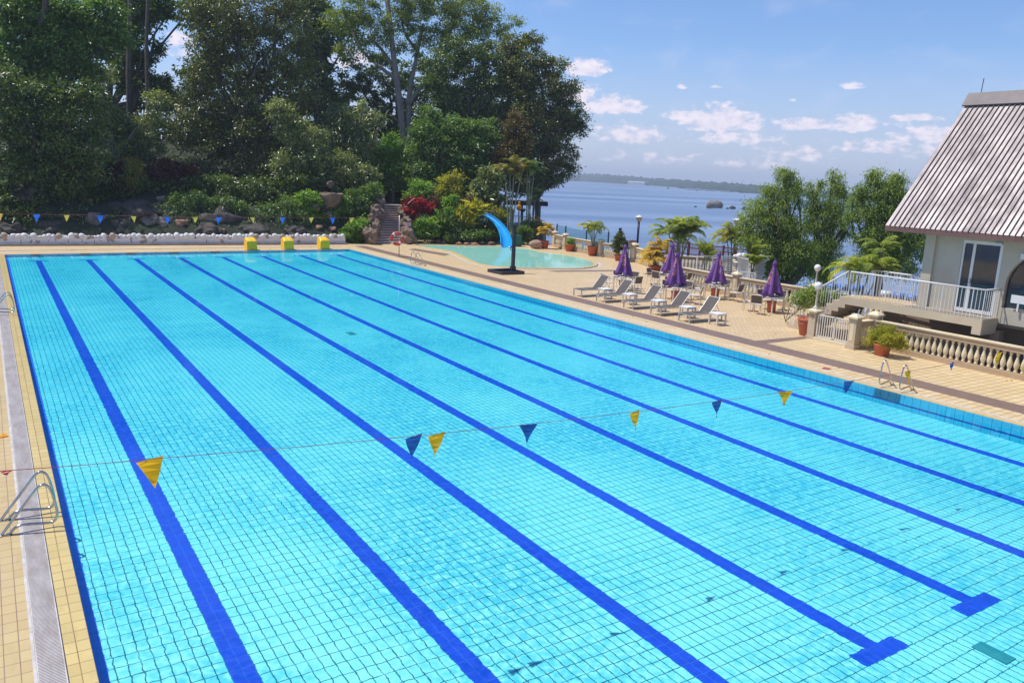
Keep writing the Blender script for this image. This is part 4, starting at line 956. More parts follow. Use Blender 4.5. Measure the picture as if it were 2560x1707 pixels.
tree('palm_like_tree', 'dark large leaved tree between the stairway and the brown tree', gbase(1100, 7), [pb(*b, 7) for b in ((1062,350,44),(1100,400,50),(1130,335,40),(1052,430,40),(1168,390,46),(1160,445,44),(1100,465,44),(1205,340,38),(1208,440,44),(1060,310,16),(1075,282,10),(1090,300,12))], 26000, .34, 'l_mid', tr=.25, group=WG, cl=.6, wr=.36)
tree('brown_tree', 'reddish brown conical tree in front of the dark rounded tree', gbase(1252, 6), [pb(*b, 6) for b in ((1290,290,14),(1290,320,24),(1296,358,30),(1290,395,36),(1265,375,26),(1245,405,26))], 13000, .20, 'l_brown', tr=.09, group=WG, cl=.4)
tree('frangipani_tree', 'low tree with big light leaves above the yellow bush', gbase(1225, 4), [pb(*b, 4) for b in ((1215,468,30),(1198,500,26),(1232,505,22),(1222,440,20))], 4600, .40, 'l_silver', tr=.12, group=WG, cl=.5, wr=.45)
tree('back_tree', 'dark wall of forest furthest left behind the vine covered tree', gbase(250, 24), [pb(*b, 24) for b in ((60,60,90),(200,120,90),(60,240,90),(200,300,90),(330,300,56),(310,400,70),(120,420,90),(440,260,40),(420,340,50),(460,400,60),(330,50,46),(385,15,40),(372,250,44),(425,255,26),(428,25,18),(480,20,36),(300,150,50))], 21000, .5, 'l_dark', tr=.4, group=WG, cl=1.0)
tree('back_tree', 'dark wall of forest behind the olive tree and the low shrubs', gbase(700, 24), [pb(*b, 24) for b in ((560,60,70),(560,200,80),(700,260,80),(620,400,90),(760,400,80),(850,420,70),(930,420,60),(1000,400,60),(800,240,50),(540,330,80),(770,60,60),(770,180,60),(830,40,50),(840,230,36),(880,80,40),(830,330,50))], 21000, .5, 'l_dark', tr=.4, group=WG, cl=1.0)
tree('back_tree', 'dark wall of forest behind the middle of the right wooded slope', gbase(1180, 20), [pb(*b, 20) for b in ((1120,420,60),(1200,420,60),(1200,300,60),(1280,260,56),(1270,420,40),(1280,180,40),(1040,450,50))], 12000, .5, 'l_dark', tr=.4, group=WG, cl=.9)

# ------------------------------------------------------------------ shrubs and rockery
def shrub(label, blobs, ex, n, L, mat, name='shrub', group=None, cl=.35, droop=0., wr=.45, cat='shrub'):
    t = thing(name, label, cat, gbase(blobs[0][0], ex-.3), 0, group)
    B = [pb(*b, ex) for b in blobs]; m = MB(); bs = Vector(tuple(map(float, gbase(blobs[0][0], ex))))
    for k, b in enumerate(B): m.tube([bs, Vector(b[:3])], [.05,.02], 5)
    m.build('stem', 'bark', t); TN[0] += 1; crown(B, n, L, mat, t, TN[0]*13, cl, droop, wr, 'foliage'); return t
SH = 'shrubs on the rockery'
shrub('hanging curtain of yellow-green creeper in the dark left wood', [(335,415,20),(333,448,17),(335,480,14),(330,505,8)], 4, 3200, .20, 'l_areca', 'creeper', cl=.3, droop=.8, wr=.3)
shrub('dark red leaved shrub low in the wood right of the yellow creeper', [(412,425,32),(445,445,28),(475,430,20),(385,440,20)], 4.5, 4200, .22, 'l_dred', group=SH)
shrub('small dark red leaved shrub left of the yellow creeper', [(268,435,18),(295,420,16),(270,460,14)], 4.5, 1500, .22, 'l_dred', group=SH)
shrub('dark fern mass at the foot of the left edge', [(30,560,34),(70,545,34),(20,520,30),(90,575,22)], 2, 5200, .30, 'l_dark', droop=.3, group=SH)
shrub('weeping green bush behind the flag rope, left one of the pair', [(455,505,30),(500,500,26),(530,520,24),(430,520,20)], 2.4, 5200, .24, 'l_mid', droop=.7, wr=.25, group=SH)
shrub('weeping green bush behind the flag rope, right one of the pair', [(565,510,28),(600,530,24),(545,525,20)], 2.3, 4200, .24, 'l_mid', droop=.7, wr=.25, group=SH)
shrub('spreading green bush above the two left starting blocks', [(680,535,30),(715,520,32),(650,540,20),(745,540,24)], 2.2, 5600, .24, 'l_mid', droop=.5, wr=.25, group=SH)
shrub('sunlit bush between the rock bowl and the last starting block', [(770,500,26),(785,540,20),(765,540,18),(800,500,18)], 2.2, 3600, .22, 'l_bright', group=SH)
shrub('arching green bush on the rocks above the right end of the white wall', [(835,535,20),(860,520,20),(820,545,12)], 2.2, 2600, .22, 'l_bright', group=SH)
shrub('leafy bush standing at the right end of the white pebble wall', [(880,575,22),(900,565,18),(868,590,14),(885,598,14)], .6, 3600, .20, 'l_bright', group=SH)
shrub('small flowering bush left of the stairway foot', [(915,590,12),(930,580,10)], .8, 1100, .18, 'l_mid', group=SH)
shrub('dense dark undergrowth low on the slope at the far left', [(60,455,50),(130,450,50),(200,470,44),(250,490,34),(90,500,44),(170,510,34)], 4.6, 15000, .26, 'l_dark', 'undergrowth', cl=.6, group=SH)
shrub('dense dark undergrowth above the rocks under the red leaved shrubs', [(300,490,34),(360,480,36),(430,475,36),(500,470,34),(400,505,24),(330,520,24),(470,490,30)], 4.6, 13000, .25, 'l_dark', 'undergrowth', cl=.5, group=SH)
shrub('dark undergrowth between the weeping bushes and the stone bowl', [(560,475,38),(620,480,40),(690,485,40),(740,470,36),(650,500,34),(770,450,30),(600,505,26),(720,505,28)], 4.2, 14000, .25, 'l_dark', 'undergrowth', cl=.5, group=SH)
shrub('ferns and creepers trailing over the rocks behind the white wall', [(170,545,22),(280,548,20),(350,545,22),(420,540,18),(480,550,20),(640,560,24),(590,560,18),(700,560,20),(760,565,16),(60,575,22),(110,555,26),(225,565,22),(330,550,22),(510,560,20),(545,575,14),(620,585,14),(380,560,16),(300,585,12),(190,585,14)], 1.7, 15000, .22, 'l_dark', 'creeper', cl=.4, droop=.5, wr=.3, group=SH)
shrub('sunlit leafy bank left of the stairway above the rocks', [(860,520,28),(890,500,26),(910,520,24),(930,480,24),(860,545,20),(900,545,22),(925,510,18)], 2.6, 9000, .20, 'l_mid', 'undergrowth', cl=.4, group=SH)
GG = 'garden plants right of the stairway'
shrub('rounded lime green bush at the top right of the stairway', [(1040,480,20),(1060,470,16),(1030,500,16),(1065,490,14)], 2.6, 3600, .20, 'l_bright', group=GG)
shrub('yellow-green conifer bush behind the red leaved shrubs', [(1125,452,18),(1140,440,12),(1130,475,20),(1108,480,16)], 3.4, 3800, .20, 'l_yellow', group=GG)
shrub('bright crimson cordyline plant beside the stairway', [(1045,508,12),(1064,518,10),(1030,548,9),(1020,530,9),(1040,525,10),(1070,530,8),(1028,515,7)], 1.5, 520, .7, 'l_red', 'cordyline', wr=.22, droop=-.6, cl=.3, group=GG)
shrub('brownish red twiggy shrub in the middle of the garden bed', [(1085,510,20),(1095,530,16),(1080,495,14)], 2.2, 2600, .18, 'l_brown', group=GG)
shrub('reddish brown shrub behind the banana-like leaves', [(1165,512,22),(1185,520,16),(1150,500,14),(1205,535,12)], 2.4, 3200, .18, 'l_brown', group=GG)
shrub('light green bush behind the red shrubs', [(1120,520,22),(1130,500,16),(1110,540,16)], 2.0, 3200, .20, 'l_bright', group=GG)
shrub('clump of upright yellow-green heliconia leaves left of the slide', [(1150,545,20),(1172,535,18),(1190,530,12),(1135,560,14),(1165,565,14)], 1.0, 800, .85, 'l_yellow', 'heliconia', wr=.2, droop=-.7, cl=.35, group=GG)
shrub('clump of green heliconia leaves in the middle of the garden bed', [(1112,560,20),(1125,580,14),(1098,575,14),(1140,585,12)], .9, 800, .8, 'l_mid', 'heliconia', wr=.2, droop=-.7, cl=.35, group=GG)
shrub('spiky green bush at the foot of the crimson cordyline', [(1052,572,18),(1072,565,18),(1040,590,12),(1080,590,12),(1060,590,12)], .7, 1500, .6, 'l_bright', wr=.14, droop=-.5, group=GG)
shrub('low leafy hedge along the wading pool edge', [(1145,592,11),(1165,590,11),(1185,590,12),(1205,588,12),(1222,590,11),(1125,597,9)], .1, 3000, .20, 'l_mid', group=GG)
shrub('dark green bush right behind the water slide', [(1215,570,18),(1232,575,18),(1205,560,16)], 1.6, 2400, .22, 'l_dark', group=GG)
shrub('orange tinted yellow bush above the top of the slide', [(1222,525,14),(1238,532,14),(1250,545,12),(1210,535,10)], 2.8, 2400, .18, 'l_yellow', group=GG)
shrub('round green bush right of the yellow bush above the slide', [(1262,540,12),(1255,555,12),(1270,528,8)], 2.8, 1600, .18, 'l_mid', group=GG)
shrub('leafy green plants right of the slide by the boulder', [(1295,590,14),(1310,580,14),(1322,600,11),(1300,605,10)], .4, 1700, .34, 'l_mid', wr=.25, droop=-.2, group=GG)
shrub('dark palm-like foliage behind the green bin', [(1335,570,12),(1320,565,12)], 1.4, 900, .3, 'l_dark', wr=.25, group=GG)
shrub('small reddish spiky plant near the jetty railing', [(1340,558,7),(1350,568,5)], 2.4, 300, .35, 'l_brown', wr=.18, droop=-.5, group=GG)
# rocks
def rugged(o, vox, strength, size):
    md = o.modifiers.new('fuse', 'REMESH'); md.mode = 'VOXEL'; md.voxel_size = vox; md.use_smooth_shade = True
    tx = bpy.data.textures.new('rock_relief', 'VORONOI'); tx.noise_scale = size; tx.distance_metric = 'DISTANCE'
    md = o.modifiers.new('relief', 'DISPLACE'); md.texture = tx; md.strength = strength; md.mid_level = .4; md.texture_coords = 'LOCAL'
    return o
def rock(label, px, py, wpx, hpx, ex, mat, seed, name='rock', grp='rocks of the rockery', rough=.3, rz=0):
    D = Dw(px)+ex; p = atd(px, py, D); w = wpx/F*D/2; h = hpx/F*D/2
    o = MB().blob((0,0,0), (w, w*.7, h), seed, rough, (16, 10)).build(name, mat, None, True); o.location = tuple(map(float, p)); o.rotation_euler = (0, 0, rz)
    rugged(o, max(.05, w*.07), h*.55, w*.6); return tag(o, label, 'rock', grp)
RK = [('long pale slab rock high in the dark rockery on the left',131,488,38,14,3.2,'rockpale'),('pinkish rock beside the pale slab on the left',215,512,20,26,3.0,'rockred'),('white chip of rock right of the yellow creeper',402,498,30,14,2.8,'rockpale'),
 ('dark boulder behind the wall at the left edge',30,580,70,40,1.2,'rockdark'),('broad dark boulder behind the wall, second from the left edge',120,575,90,48,1.4,'rockdark'),('mauve rock behind the third blue pennant',245,560,60,46,1.5,'rockpale'),
 ('dark wet rock left of the orange rock',310,572,70,46,1.3,'rockdark'),('small orange stone standing on the wall',341,586,14,14,.7,'rockred'),('grey rock behind the middle of the white wall',380,565,60,44,1.4,'rockpale'),('orange brown rock behind the middle of the wall',455,563,34,26,1.2,'rockred'),
 ('pale grey rock right of the orange brown one',415,558,40,34,1.5,'rockpale'),('dark rock under the weeping bushes',520,578,90,36,1.1,'rockdark'),('brown triangular rock left of the starting blocks',552,582,26,22,.8,'rockred'),('dark rock above the first starting block',630,580,90,34,1.1,'rockdark'),
 ('flat brown ledge rock left of the third starting block',740,580,60,26,1.0,'rockdark'),('flat reddish rock step above the third starting block',798,568,26,10,1.4,'rockred'),('flat reddish rock step right of the third starting block',832,572,26,10,1.3,'rockred'),('round brown rock under the arching bush',826,540,26,22,1.9,'rock'),
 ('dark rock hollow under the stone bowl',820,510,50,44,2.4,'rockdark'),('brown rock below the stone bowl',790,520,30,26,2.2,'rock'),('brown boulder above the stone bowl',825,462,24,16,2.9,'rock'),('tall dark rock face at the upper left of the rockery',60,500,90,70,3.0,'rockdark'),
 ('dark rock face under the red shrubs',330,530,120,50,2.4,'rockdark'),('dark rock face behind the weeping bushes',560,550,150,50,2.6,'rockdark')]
for k, (lb, px, py, w, h, ex, mt) in enumerate(RK): rock(lb, px, py, w, h, ex, mt, k+11, rz=k*.7)
# stone bowl
bw = thing('stone_bowl', 'jutting stone basin of the rockery waterfall left of the stairway', 'rock basin', tuple(atd(825,500,Dw(825)+1.9)))
c = atd(828, 486, Dw(828)+1.8); r = 27/F*(Dw(828)+1.8); m = MB().lathe(tuple(c), [(r*.5,-1.0),(r*.8,-.55),(r*1.02,-.12),(r*1.05,.08),(r*.9,.10),(r*.8,-.1),(r*.1,-.12)], 18)
m.v = [(v[0]+.08*math.sin(v[2]*9+v[1]*4), v[1]*1, v[2]+.06*math.sin(v[0]*5)) for v in m.v]; m.build('basin', 'rock', bw, True)

# ------------------------------------------------------------------ stairway with rock flanks
sw = thing('stairway', 'long brown concrete stairway climbing between rock walls behind the pool corner', 'stairway', (25.2,58.8,0))
m = MB(); nos = MB()
NS = 16
for k in range(NS):
    y = 58.75+.30*k; z = .172*(k+1); xl = 24.25+2.65*k/15.; xr = 26.45+2.55*k/15.
    m.box(((xl+xr)/2, y+1.2, z/2), (xr-xl, 2.4, z)) if False else m.prism([(xl,y),(xr,y),(xr,y+.31),(xl,y+.31)], -.1, z)
    nos.box(((xl+xr)/2, y-.012, z-.02), (xr-xl, .03, .045))
m.prism([(26.9,58.75+.3*NS),(29.1,58.75+.3*NS),(29.3,66),(26.9,66)], 1.5, .172*NS)
m.build('steps', 'stairs', sw); nos.build('step_edges', 'nosing', sw)
FL = [('left',926,594,20,34,-.2),('left',934,568,24,40,.7),('left',942,538,26,40,1.7),('left',945,512,20,34,2.6),('left',948,498,12,20,3.2),('right',1016,588,12,30,.0),('right',1014,562,11,34,1.0),('right',1012,536,14,30,2.2),('right',1022,596,14,16,.1)]
lw = {}
for sidename in ('left', 'right'):
    bx = [f for f in FL if f[0] == sidename]; p = atd(bx[0][1], bx[0][2], Dw(bx[0][1])+bx[0][5])
    o = thing('rock_wall', 'rugged brown rock wall on the %s side of the stairway' % sidename, 'rock wall', tuple(p)); lw[sidename] = o
    m = MB()
    for k, (_, px, py, w, h, ex) in enumerate(bx):
        D = Dw(px)+ex; q = atd(px, py, D); m.blob(tuple(q), (w/F*D/2*1.05, .9, h/F*D/2*1.25), k*7+len(sidename), .25, (16, 12))
        for kk in range(5): m.blob((q[0]+random.uniform(-.5,.5)*w/F*D, q[1]+random.uniform(-.3,.6), q[2]+random.uniform(-.6,.5)*h/F*D), (random.uniform(.12,.3)*w/F*D, .35, random.uniform(.15,.4)*h/F*D), kk+k*9, .3, (10, 7))
    rugged(m.build('rock_face', 'rock', o, True), .07, .42, .38)
for k, (px, py, w, h, lb) in enumerate([(1010,603,18,11,'orange rock at the foot of the stairway by the wading pool'),(1030,604,18,10,'orange rock second from the stairway'),(1098,604,14,10,'orange rock under the heliconia clump'),(1112,606,12,8,'small orange rock right under the heliconia clump'),(1150,610,16,8,'low reddish rock left of the slide on the pool rim'),(1170,611,16,8,'low reddish rock nearer the slide on the pool rim'),(1190,611,20,8,'flat rock just left of the slide foot'),(1210,609,18,9,'dark rock beside the slide foot'),(1232,609,20,9,'reddish rock touching the slide foot'),(1070,608,18,6,'pale flat rock along the wading pool edge'),(938,606,16,10,'brown rock left of the stairway foot')]):
    p = at(px, py+h/2, 0); D = np.dot(p-CAM, fw); o = MB().blob((0,0,0),(w/F*D/2,.28,h/F*D/2), k+70, .25, (12, 8)).build('edge_rock', 'rockdark' if 'dark' in lb else ('rock' if 'pale' in lb or 'brown' in lb else 'rockred'), None, True); o.location = (p[0], p[1]+.2, h/F*D/2); tag(o, lb, 'rock', 'edging rocks')
o = MB().blob((0,0,0),(.58,.42,.36), 5, .12, (24, 14)).build('boulder', 'boulder', None, True); o.location = (35.5,53.3,.33); tag(o, 'smooth tan boulder beside the first terracotta pot', 'boulder')
sg = thing('sign_board', 'small red and white notice at the right side of the stairway', 'sign', (26.4,58.2,0)); p = ony(1020,561,58.2)
MB().tube([(p[0],58.2,0),(p[0],58.2,p[2])], .02, 6).build('post', 'alu', sg)
MB().box((p[0],58.17,p[2]),(.48,.02,.26)).build('panel', 'signpink', sg)
pn = sg.children[-1]; m = MB()
for i in range(3): m.box((p[0],58.155,p[2]+.075-.07*i),(.38,.008,.03))
sub(m, 'lettering', 'signred', pn)
# loose garden items
gf = thing('garden_net_fence', 'low green net fence with a pale rope along the wading pool', 'fence', tuple(at(1150,606,0)))
pa, pbb = at(1040,603,0), at(1262,607,0); m = MB(); rope = []
for k in range(9):
    q = pa+(pbb-pa)*k/8; q[1] += .5; m.tube([(q[0],q[1],0),(q[0],q[1],.62)], .025, 5)
    rope.append((q[0],q[1]-.02,.60+(.06 if k % 2 else -.04)))
m.build('posts', 'teal', gf); MB().tube(catmull(rope, 4), .03, 5).build('rope', 'white', gf)
m = MB().add([(pa[0],pa[1]+.5,.05),(pbb[0],pbb[1]+.5,.05),(pbb[0],pbb[1]+.5,.5),(pa[0],pa[1]+.5,.5)], [(0,1,2,3)]); m.build('net', glass('green_net', (.25,.55,.5), .02), gf)
for k, px in enumerate((1066, 1125)):
    q = at(px, 604, 0); t = MB().tube([(q[0],q[1]+.3,0),(q[0],q[1]+.3,.65)], [.09,.06], 8).build('yellow_marker', 'yellow'); t.name = 'marker_post'; tag(t, 'stubby yellow marker post '+('left' if k == 0 else 'right')+' of the two by the green net fence', 'post', 'yellow marker posts')
tag(MB().box((34.9,55.3,.45),(.9,.5,.9)).build('green_bin', 'green'), 'green plastic box behind the first potted palm', 'box')

# ------------------------------------------------------------------ potted plants and palms
def pot(parent, x, y, h, r, name='pot'):
    MB().lathe((x,y,0), [(r*.66,0),(r*.70,.02),(r*.92,h*.86),(r*1.0,h*.87),(r*1.02,h),(r*.90,h),(r*.88,h*.9)], 20).build(name, 'terracotta', parent, True)
    MB().lathe((x,y,h*.86), [(r*.87,0),(.01,.01)], 16).build('soil', 'tcdark', parent)
def fronds(parent, heads, nf, Lf, mat, seed, up_=.9, leafL=.30, name='crown', spread=1.0, width=.085):
    rg = np.random.default_rng(seed); C, N, U, LL = [], [], [], []; rib = MB()
    for (hx, hy, hz, s) in heads:
        for k in range(nf):
            a = 2*math.pi*k/nf+rg.random()*.7; el0 = (up_+.12+.30*rg.normal()); L = Lf*s*(.75+.4*rg.random()); pts = []
            p = np.array([hx, hy, hz]); th = el0; st = L/12
            for j in range(13):
                pts.append(p.copy()); p = p+np.array([math.cos(a)*math.cos(th), math.sin(a)*math.cos(th), math.sin(th)])*st; th -= .118*spread*(1+.09*j)
            rib.tube([tuple(q) for q in pts[::3]], [.018,.014,.010,.007,.004], 4, False)
            for j in range(2, 13):
                v = j/12.; ll = leafL*s*(math.sin(math.pi*min(1, v*.85+.12))**.6); t = pts[j]-pts[j-1]; t /= np.linalg.norm(t)
                side = np.cross(t, [0,0,1]); side /= max(1e-6, np.linalg.norm(side)); upn = np.cross(side, t)
                for sgn_ in (-1, 1):
                    for h_ in (0, .33, .66):
                        u = side*sgn_*.8+t*.62+upn*(.18*rg.random()-.2)-np.array([0,0,.15]); u /= np.linalg.norm(u)
                        C.append(pts[j]-t*st*h_+u*ll*.5); U.append(u); N.append(upn+.2*rg.normal(size=3)); LL.append(ll)
    LL = np.array(LL); leaf_mesh(name, np.array(C), np.array(N), np.array(U), LL, LL*width+.012, mat, parent, .12)
    rib.build('ribs', 'stem', parent)
def palm(label, x, y, zb, heads_px, nf, Lf, mat, seed, group, cat='palm', name='palm', stemr=.045, basepot=None, **k):
    t = thing(name, label, cat, (x, y, zb), 0, group); heads = []; D0 = np.dot(np.array([x,y,1.])-CAM, fw)
    if basepot: pot(t, x, y, *basepot)
    for i, (px, py, s) in enumerate(heads_px):
        q = atd(px, py, D0+random.uniform(-.25,.25)); heads.append((q[0], q[1], q[2], s))
        b = (x+random.uniform(-.12,.12), y+random.uniform(-.12,.12), zb+(basepot[0]*.86 if basepot else 0))
        MB().tube(catmull([b, ((b[0]*.6+q[0]*.4), (b[1]*.6+q[1]*.4), b[2]*.45+q[2]*.55), tuple(q)], 4), [stemr*(1.1-.05*j) for j in range(9)], 7).build('stem', 'stem', t, True)
    fronds(t, heads, nf, Lf, mat, seed, **k); return t
PG = 'potted palms on the terrace'
pp = thing
palm('potted palm with yellowing fronds beside the tan boulder', 36.3, 53.2, 0, [(1365,578,1.),(1372,570,.9),(1358,585,.9)], 9, .85, 'l_orange', 3, PG, basepot=(.62,.36), name='potted_palm')
palm('tall potted palm with drooping yellow fronds near the end of the wading pool', 36.85, 47.8, 0, [(1470,570,1.),(1485,566,1.),(1480,575,.9),(1495,575,.9)], 9, 1.15, 'l_palm', 5, PG, basepot=(.72,.42), name='potted_palm', spread=1.3)
t = thing('bowl_planter', 'wide terracotta bowl with low green plant against the balustrade', 'potted plant', (37.1,50.95,0)); pot(t, 37.1, 50.95, .58, .42)
crown([(37.1,50.95,.66,.30)], 700, .16, 'l_bright', t, 91, .18, 0, .3, 'foliage')
q_ = palm('orange and yellow bushy palm in a terracotta pot left of the second umbrella', 33.8, 37.8, 0, [(1637,645,1.),(1630,655,.9),(1645,650,1.),(1640,630,1.),(1650,618,.9),(1625,640,.8)], 12, 1.15, 'l_orange', 8, PG, basepot=(.5,.42), name='potted_palm', up_=.8)
t = thing('potted_topiary', 'terracotta pot holding a dark round bush with a pointed top', 'potted plant', (36.55,44.45,0)); pot(t, 36.55, 44.45, .42, .34)
b0 = [onx(px, py, 36.55) for px, py in ((1548,615),(1548,603),(1547,628))]
MB().tube([(36.55,44.45,.3),(36.55,44.45,1.3)], .04, 6).build('stem', 'bark', t)
crown([(36.55,44.45,1.08,.56),(36.55,44.45,1.42,.40),(36.55,44.45,1.78,.20),(36.55,44.45,2.0,.07)], 6500, .13, 'l_olive', t, 92, .12, 0, .35, 'foliage')
t = thing('potted_plant', 'round yellow-green feathery shrub in a terracotta pot by the corner pillar', 'potted plant', (25.15,16.95,0)); pot(t, 25.15, 16.95, .42, .31)
crown([(25.15,16.95,.76,.34),(24.98,16.66,.70,.28),(25.2,17.28,.68,.28),(25.35,16.6,.62,.28),(25.1,17.42,.52,.20),(25.35,16.4,.48,.2)], 11000, .08, 'l_yellow', t, 93, .12, .3, .22, 'foliage')
t = thing('plant_pot', 'large empty ribbed terracotta pot against the gate pillar', 'pot', (25.7,20.5,0))
MB().lathe((25.7,20.5,0), [(.24,0),(.25,.02),(.33,.44),(.35,.45),(.35,.50),(.33,.51),(.345,.58),(.375,.59),(.375,.67),(.34,.67),(.32,.55)], 24).build('pot', 'terracotta', t, True); MB().lathe((25.7,20.5,.52), [(.325,0),(.01,.005)], 16).build('soil', 'tcdark', t)
PS = 'palms between the balustrade and the promenade'
p = atd(1700, 640, 52); palm('tall clump of green and yellow palms behind the first and second umbrellas', p[0], p[1], -.3, [(1672,588,1.),(1690,582,1.1),(1712,578,1.1),(1728,585,1.),(1700,600,1.)], 11, 1.75, 'l_palm', 21, PS, stemr=.05, leafL=.50, spread=.95)
p = atd(1828, 640, 50); palm('bright yellow-green palm clump in front of the maroon fence', p[0], p[1], -.3, [(1818,592,1.),(1830,582,1.),(1842,592,.95),(1828,602,.9)], 11, 1.35, 'l_yellow', 22, PS, leafL=.36, up_=.6)
p = atd(1765, 655, 46); palm('small upright green palm inside the white metal screen', p[0], p[1], -.3, [(1762,640,1.),(1770,650,.9)], 8, 1.25, 'l_palm', 23, PS, up_=1.2, leafL=.30, spread=.6)
p = atd(1880, 655, 44); palm('green palm with upright fronds left of the white domed pillar', p[0], p[1], -.3, [(1878,640,1.),(1888,655,.8),(1885,665,.8)], 9, 1.35, 'l_palm', 24, PS, up_=1.15, leafL=.34, spread=.7)
p = atd(2150, 665, 31); palm('yellow-green palm fronds arching above the raised terrace railing', p[0], p[1], -.3, [(2120,672,1.),(2150,668,1.),(2178,668,1.),(2205,672,.9)], 11, 1.05, 'l_palm', 25, PS, up_=.7, leafL=.30)
p = atd(2204, 640, 36); palm('palm with an orange red crownshaft beside the house corner', p[0], p[1], -.3, [(2207,628,1.),(2204,634,.8)], 9, 1.25, 'l_palm', 26, PS, up_=.9, leafL=.32)
p = atd(1275, 590, 67); palm('slim tall palm group with brownish fronds near the jetty', p[0], p[1], -.5, [(1262,432,1.),(1285,424,1.1),(1275,440,.9),(1305,430,.9)], 9, 1.45, 'l_areca', 27, 'tall palms by the jetty', stemr=.06, leafL=.42)
p = atd(1318, 590, 68); palm('slim tall palm group with green fronds reaching over the sea', p[0], p[1], -.8, [(1325,415,1.),(1335,432,1.),(1318,425,1.)], 9, 1.5, 'l_mid', 28, 'tall palms by the jetty', stemr=.06, leafL=.42)
p = atd(1330, 590, 72); palm('lower green palm clump in front of the jetty posts', p[0], p[1], -.9, [(1322,490,1.),(1340,482,1.),(1335,505,.9),(1318,475,.8)], 9, 1.2, 'l_mid', 29, 'tall palms by the jetty', stemr=.05, leafL=.36)
# flowering shrub around the lamp by the steps
t = thing('flowering_shrub', 'loose leafy shrub with yellow flowers behind the gate pillar lamp', 'shrub', (27.5,22.9,0)); cs = []
for px, py, r in ((2015,740,11),(2035,728,12),(2060,735,14),(2085,745,12),(2100,752,10),(2070,760,10),(2045,755,12),(2020,728,8),(2005,755,8),(2100,765,8),(2000,742,7)):
    D = 31.6; q = atd(px, py, D); cs.append((q[0], q[1], q[2], r/F*D))
m = MB()
for b in cs: m.tube(branch_pts((27.5,22.9,0), b[:3], int(b[0]*10), .2), [.010-.0007*j for j in range(10)], 5)
m.build('stem', 'bark', t); crown(cs, 5600, .10, 'l_sea', t, 55, .34, .2, .42, 'foliage'); crown(cs, 40, .09, 'l_yellow', t, 56, .2, 0, .9, 'flowers')
# right-hand seaside trees
def tb(px, py, r, D): p = atd(px, py, D); return (p[0], p[1], p[2], r/F*D)
TG = 'seaside trees right of the terrace'
tree('seaside_tree', 'bushy tree with hanging narrow leaves, leftmost of the seaside three', (*atd(1985,700,46)[:2], -1.6), [tb(*b, 46) for b in ((1965,440,20),(1985,455,17),(1975,480,28),(1935,480,24),(1900,520,30),(1945,530,34),(1900,570,34),(1960,570,38),(1990,560,28),(1920,620,38),(1975,625,40),(1870,540,20),(1880,600,20),(1935,660,30),(1985,665,28),(2010,620,30),(1855,595,12),(2025,660,20),(1958,424,8),(1978,432,9),(1992,470,9),(1918,470,9),(1850,560,8),(1890,700,14),(1940,690,18),(1995,500,10))], 34000, .16, 'l_sea', tr=.22, group=TG, cl=.36, droop=.8, wr=.26,
  extra=[([tuple(atd(1955,712,46)), tuple(atd(1985,700,46)), tuple(atd(2008,670,46)), tuple(atd(2015,640,46))], .30, .16)])
tree('seaside_tree', 'airy tree with hanging narrow leaves in the middle of the seaside three', (*atd(2070,700,50)[:2], -1.8), [tb(*b, 50) for b in ((2088,445,12),(2028,475,12),(2050,470,8),(2095,475,22),(2040,505,22),(2090,515,26),(2055,545,28),(2100,550,26),(2030,560,20),(2070,600,26),(2040,620,28),(2080,640,20),(2050,665,26),(2060,690,18),(2115,580,14),(2083,430,6),(2098,440,7),(2022,458,6),(2052,455,6),(2125,500,9),(2020,520,9))], 22000, .16, 'l_sea', tr=.2, group=TG, cl=.36, droop=.8, wr=.26)
tree('seaside_tree', 'tall green tree with some yellow leaves beside the house roof', (*atd(2200,700,44)[:2], -1.8), [tb(*b, 44) for b in ((2190,445,16),(2235,455,20),(2160,480,22),(2205,480,28),(2250,490,26),(2170,530,32),(2220,530,36),(2265,520,28),(2170,590,30),(2220,590,36),(2270,580,36),(2175,640,26),(2230,640,32),(2290,620,28),(2150,660,20),(2260,660,26),(2135,540,16),(2290,560,26),(2178,432,7),(2194,428,7),(2238,436,8),(2255,448,7),(2148,470,9),(2130,500,8),(2272,490,10))], 34000, .16, 'l_sea', tr=.22, group=TG, cl=.36, droop=.7, wr=.28)

# ------------------------------------------------------------------ screens, pillar, fence, signs beyond the terrace
D = 45.0
sc = thing('metal_screen', 'white metal framed screen with glass and louvre panels behind the balustrade', 'screen', tuple(atd(1800,690,D)))
A = {k: atd(*v, D) for k, v in dict(a=(1744,640),b=(1783,641),c=(1806,641),d=(1848,642)).items()}
zbot = -.3; fr_ = MB()
for k in A.values(): fr_.box((k[0],k[1],(k[2]+zbot)/2),(.06,.06,k[2]-zbot))
def seg(m, p, q, z, w=.05, h=.05):
    d = Vector((q[0]-p[0], q[1]-p[1])); m.box(((p[0]+q[0])/2,(p[1]+q[1])/2,z),(d.length,w,h),math.atan2(d.y,d.x))
for a, b in (('a','b'),('b','c'),('c','d')): seg(fr_, A[a], A[b], (A[a][2]+A[b][2])/2)
fr_.build('frame', 'white', sc); m = MB()
for k in range(13): seg(m, A['c'], A['d'], A['c'][2]-.10-.115*k, .04, .04)
m.build('louvres', 'white', sc); m = MB()
for k in range(6): q = A['a']+(A['b']-A['a'])*(k+.5)/6; m.box((q[0],q[1],(q[2]+zbot)/2-.25),(.02,.02,q[2]-zbot-.5))
m.build('bars', 'white', sc)
D = 44.5; sl = thing('slat_fence', 'ivory fence of tall narrow slats left of the domed pillar', 'fence', tuple(atd(1865,700,D))); m = MB()
pa_, pb_ = atd(1850,643,D), atd(1872,645,D-1)
for k in range(11): q = pa_+(pb_-pa_)*k/10; m.box((q[0],q[1],(q[2]-.3)/2),(.04,.03,q[2]+.3),.6)
